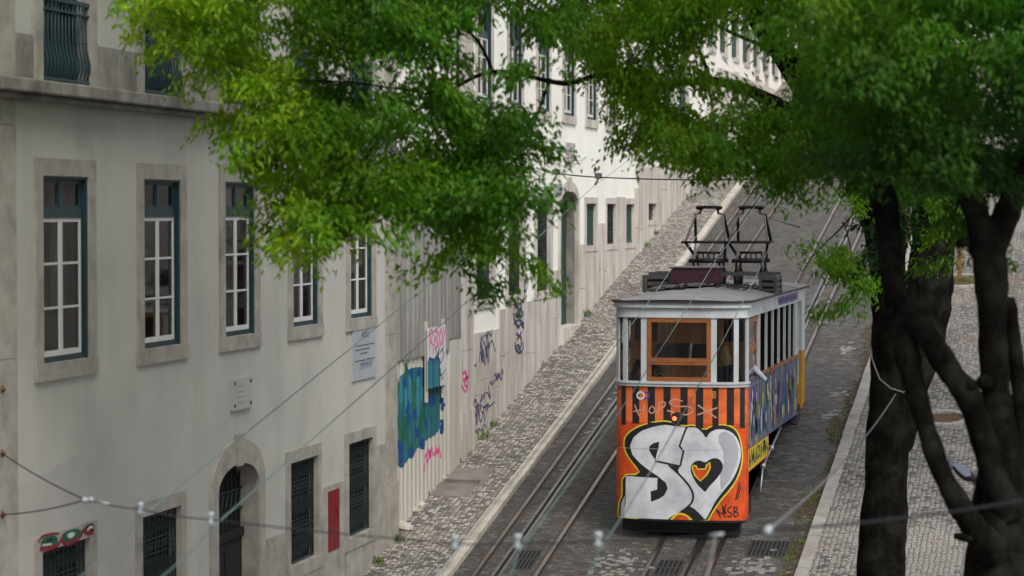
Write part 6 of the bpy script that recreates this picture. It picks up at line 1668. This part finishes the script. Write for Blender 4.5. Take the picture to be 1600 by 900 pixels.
# -- tree B crown: the near mass on the right, shade put into its leaf colours
rightmass = [(1250, -60), (1255, 60), (1275, 150), (1290, 230), (1320, 262), (1400, 278), (1470, 272), (1520, 300), (1545, 345), (1560, 300), (1600, 260), (1680, 240), (1700, -60)]
spB = fill(shrink(rightmass, (1450, 60), 20), 1300, 21.5, 26.0, lambda x, y, r: mixcol(mixcol(MID, DEEP, min(1, max(0, .25 + (x - 1300) / 400 + r.uniform(-.2, .2)))), SHADED, min(.9, max(0, .25 + (y - 60) / 300 + r.uniform(-.25, .3)))), rg, [(1268, 75, 50, 42, .06), (1340, 158, 34, 34, .06), (1515, 60, 36, 30, .3), (1475, 60, 30, 24, .4)], [])
spB = fill([(1495, 330), (1530, 340), (1522, 420), (1500, 415)], 10, 23.4, 24.6, lambda x, y, r: mixcol(MID, SHADED, .5), rg, (), spB)
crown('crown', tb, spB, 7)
spV = []
for _ in range(700):
    q = Vector((rg.gauss(-.2, 2.6), rg.gauss(24, 3.6), rg.uniform(16.6, 23)))
    dist = (q - CAM).dot(FWD)
    if dist < 12: continue
    sy = 450 - FPX * (q - CAM).dot(UPV) / dist; sx = 800 + FPX * (q - CAM).dot(RGT) / dist
    if sy > -25 and sx < 1640: continue
    a = rg.uniform(0, 6.283); spV.append((q, (math.cos(a), math.sin(a), rg.uniform(-.6, .2)), .5, mixcol(MID, DEEP, rg.random())))
crown('crown', tb, spV, 8, leaf=(.20, .09), per=26)

# ------------------------------------------------------------------ tree pits, stake, pigeon, weeds, stones
def pit(px, py, r, label):
    c = at_ground(px, py, .1); t = thing('tree_pit', tuple(c), label, 'tree pit', 'round tree pits in the right pavement')
    m = MB(); n_ = 16
    for k in range(n_):
        a0, a1 = 2 * math.pi * (k + .03) / n_, 2 * math.pi * (k + .97) / n_
        P_ = []
        for dz in (-.03, .05):
            for (rr, a) in ((r, a0), (r, a1), (r + .16, a1), (r + .16, a0)):
                x, y = c.x + rr * math.cos(a), c.y + rr * math.sin(a); P_.append((x, y, gz(y) + .1 + dz))
        m.hexa(P_)
    m.build('ring', MT['kerb_grey'], t)
    m = MB(); pts = [(c.x + r * math.cos(2 * math.pi * k / 24), c.y + r * math.sin(2 * math.pi * k / 24)) for k in range(24)]
    m.add([(x, y, gz(y) + .104) for x, y in pts], [tuple(range(24))]); m.build('soil', MT['soil'], t)
    return c
pit(1474, 655, .42, 'round stone edged tree pit between the dark leaning stems')
pc = pit(1499, 440, .62, 'large stone edged tree pit with a wooden stake, farther up the pavement')
m = MB(); rr = random.Random(3)
for k in range(16): tri_tuft(m, (pc.x + rr.uniform(-.4, .4), pc.y + rr.uniform(-.4, .2), gz(pc.y) + .1), 10, .14, .08, rr)
o = m.build('pit_grass', MT['weed'], None, recalc=False, loc=(pc.x, pc.y, gz(pc.y) + .1)); tag(o, 'tuft of grass growing inside the farther tree pit', 'grass tuft')
MT['stake'] = pbr('orange brown stake wood', (.20, .085, .03), (.12, .05, .02), 6, .8, stretch=(3, 3, .5), bmp=.1)
st = thing('tree_stake', tuple(pc), 'orange brown wooden stake with a crosspiece standing in the farther tree pit', 'stake')
ztop = at_y(1504, 362, pc.y).z
m = MB(); m.box(pc.x - .05, pc.x + .05, pc.y - .05, pc.y + .05, pc.z - .1, ztop); m.build('post', MT['stake'], st)
m = MB(); m.box(pc.x - .14, pc.x + .14, pc.y - .075, pc.y - .051, ztop - .04, ztop + .03); m.build('crosspiece', MT['stake'], st)

pg = at_d(1506, 737, 27.5)
MT['feather_grey'] = flat('blue grey feathers', (.22, .25, .33), .7); MT['feather_dark'] = flat('black feathers', (.015, .015, .018), .7)
tp_ = thing('pigeon', tuple(pg), 'grey and black pigeon in flight between the leaning stems', 'pigeon')
R3, U3 = RGT, UPV
def PG(a, b_, c=0): return pg + R3 * a + U3 * b_ + FWD * c
m = MB()
m.tube([PG(.17, -.09), PG(.13, -.085), PG(.07, -.06), PG(.0, -.02), PG(-.06, .02), PG(-.10, .045), PG(-.13, .05)], [.012, .035, .062, .068, .05, .033, .012], 12)
m.tube([PG(-.12, .048), PG(-.145, .042)], [.008, .002], 6); m.build('body', MT['feather_dark'], tp_)
for s in (-1, 1):
    m = MB()
    w0_ = [PG(.07, -.04, s * .05), PG(.05, .04, s * .07), PG(-.05, .085, s * .12), PG(-.15, .12, s * .2), PG(-.14, .08, s * .2), PG(-.08, .01, s * .13), PG(.0, -.05, s * .07)]
    off = FWD * .008
    n_ = len(w0_); m.add([p_ - off for p_ in w0_] + [p_ + off for p_ in w0_], [tuple(range(n_)), tuple(range(2 * n_ - 1, n_ - 1, -1))] + [(i, (i + 1) % n_, n_ + (i + 1) % n_, n_ + i) for i in range(n_)]); m.build('wing', MT['feather_grey'], tp_)
m = MB(); tl = [PG(.14, -.08), PG(.20, -.11, .05), PG(.19, -.15, 0), PG(.14, -.155, -.05), PG(.09, -.13, -.03), PG(.10, -.09)]
n_ = len(tl); off = UPV * .006; m.add([p_ - off for p_ in tl] + [p_ + off for p_ in tl], [tuple(range(n_)), tuple(range(2 * n_ - 1, n_ - 1, -1))] + [(i, (i + 1) % n_, n_ + (i + 1) % n_, n_ + i) for i in range(n_)]); m.build('tail', MT['feather_dark'], tp_)

# weeds along the foot of the walls: one tuft, copied
m = MB(); tri_tuft(m, (0, 0, 0), 34, .17, .06, random.Random(6))
wd0 = m.build('weed', MT['weed'], None, recalc=False, loc=(0, 0, 0))
spots = [(582, 880, 1.0, 'at the bottom edge of the picture by the near house wall'), (612, 845, 1.2, 'at the foot of the near house corner pilaster'), (655, 772, 1.3, 'among loose stones under the hoarding, lowest of them'), (690, 735, .9, 'between stones under the middle of the hoarding'), (704, 722, 1.1, 'at the right end of the hoarding foot'), (740, 685, 1.7, 'tall one at the foot of the graffiti covered plinth'), (760, 666, 1.2, 'just uphill of the tall weed on the graffiti plinth'), (838, 572, 1.0, 'small one below the third barred window of the white house'), (855, 551, .9, 'small one below the plinth joint of the white house'), (907, 494, 1.5, 'beside the step of the arched green door'), (719, 712, 1.0, 'at the foot of the pink tagged pilaster'), (1004, 385, 1.1, 'where the white house meets its uphill neighbour'), (1020, 366, .9, 'below the smallest barred window')]
for i, (x, y, s, w_) in enumerate(spots):
    o = wd0 if i == 0 else wd0.copy()
    if i: COL.objects.link(o)
    p = at_ground(x + 2, y, .1); o.location = (p.x + .06, p.y, gz(p.y) + .1); o.scale = (s, s, s); o.rotation_euler = (0, 0, i * 1.3)
    tag(o, ('green weed tuft ' + w_), 'weed', 'weeds at the foot of the walls')
# loose stones at the foot of the hoarding
rr = random.Random(17)
stones = [(622, 826, .17, 'largest loose stone, at the lowest end of the hoarding'), (640, 800, .13, 'second loose stone from the low end of the hoarding'), (652, 790, .10, 'small loose stone below the blue graffiti'), (668, 766, .09, 'flat loose stone halfway along the hoarding'), (683, 747, .10, 'loose stone beside the worn pavement slabs'), (697, 731, .08, 'topmost loose stone under the hoarding')]
for x, y, s, lab in stones:
    p = at_ground(x + 3, y, .1); bm = bmesh.new(); bmesh.ops.create_icosphere(bm, subdivisions=2, radius=s)
    for v in bm.verts: v.co = Vector((v.co.x * rr.uniform(.8, 1.1), v.co.y * 1.5 * rr.uniform(.85, 1.1), v.co.z * .62 * rr.uniform(.8, 1.1)))
    me = bpy.data.meshes.new('loose_stone'); bm.to_mesh(me); bm.free(); me.materials.append(MT['kerb']); o = bpy.data.objects.new('loose_stone', me); COL.objects.link(o); o.location = (p.x + .03, p.y, gz(p.y) + .1 + s * .25); o.rotation_euler = (.19, 0, rr.uniform(0, 3)); tag(o, lab, 'stone', 'loose stones under the hoarding')
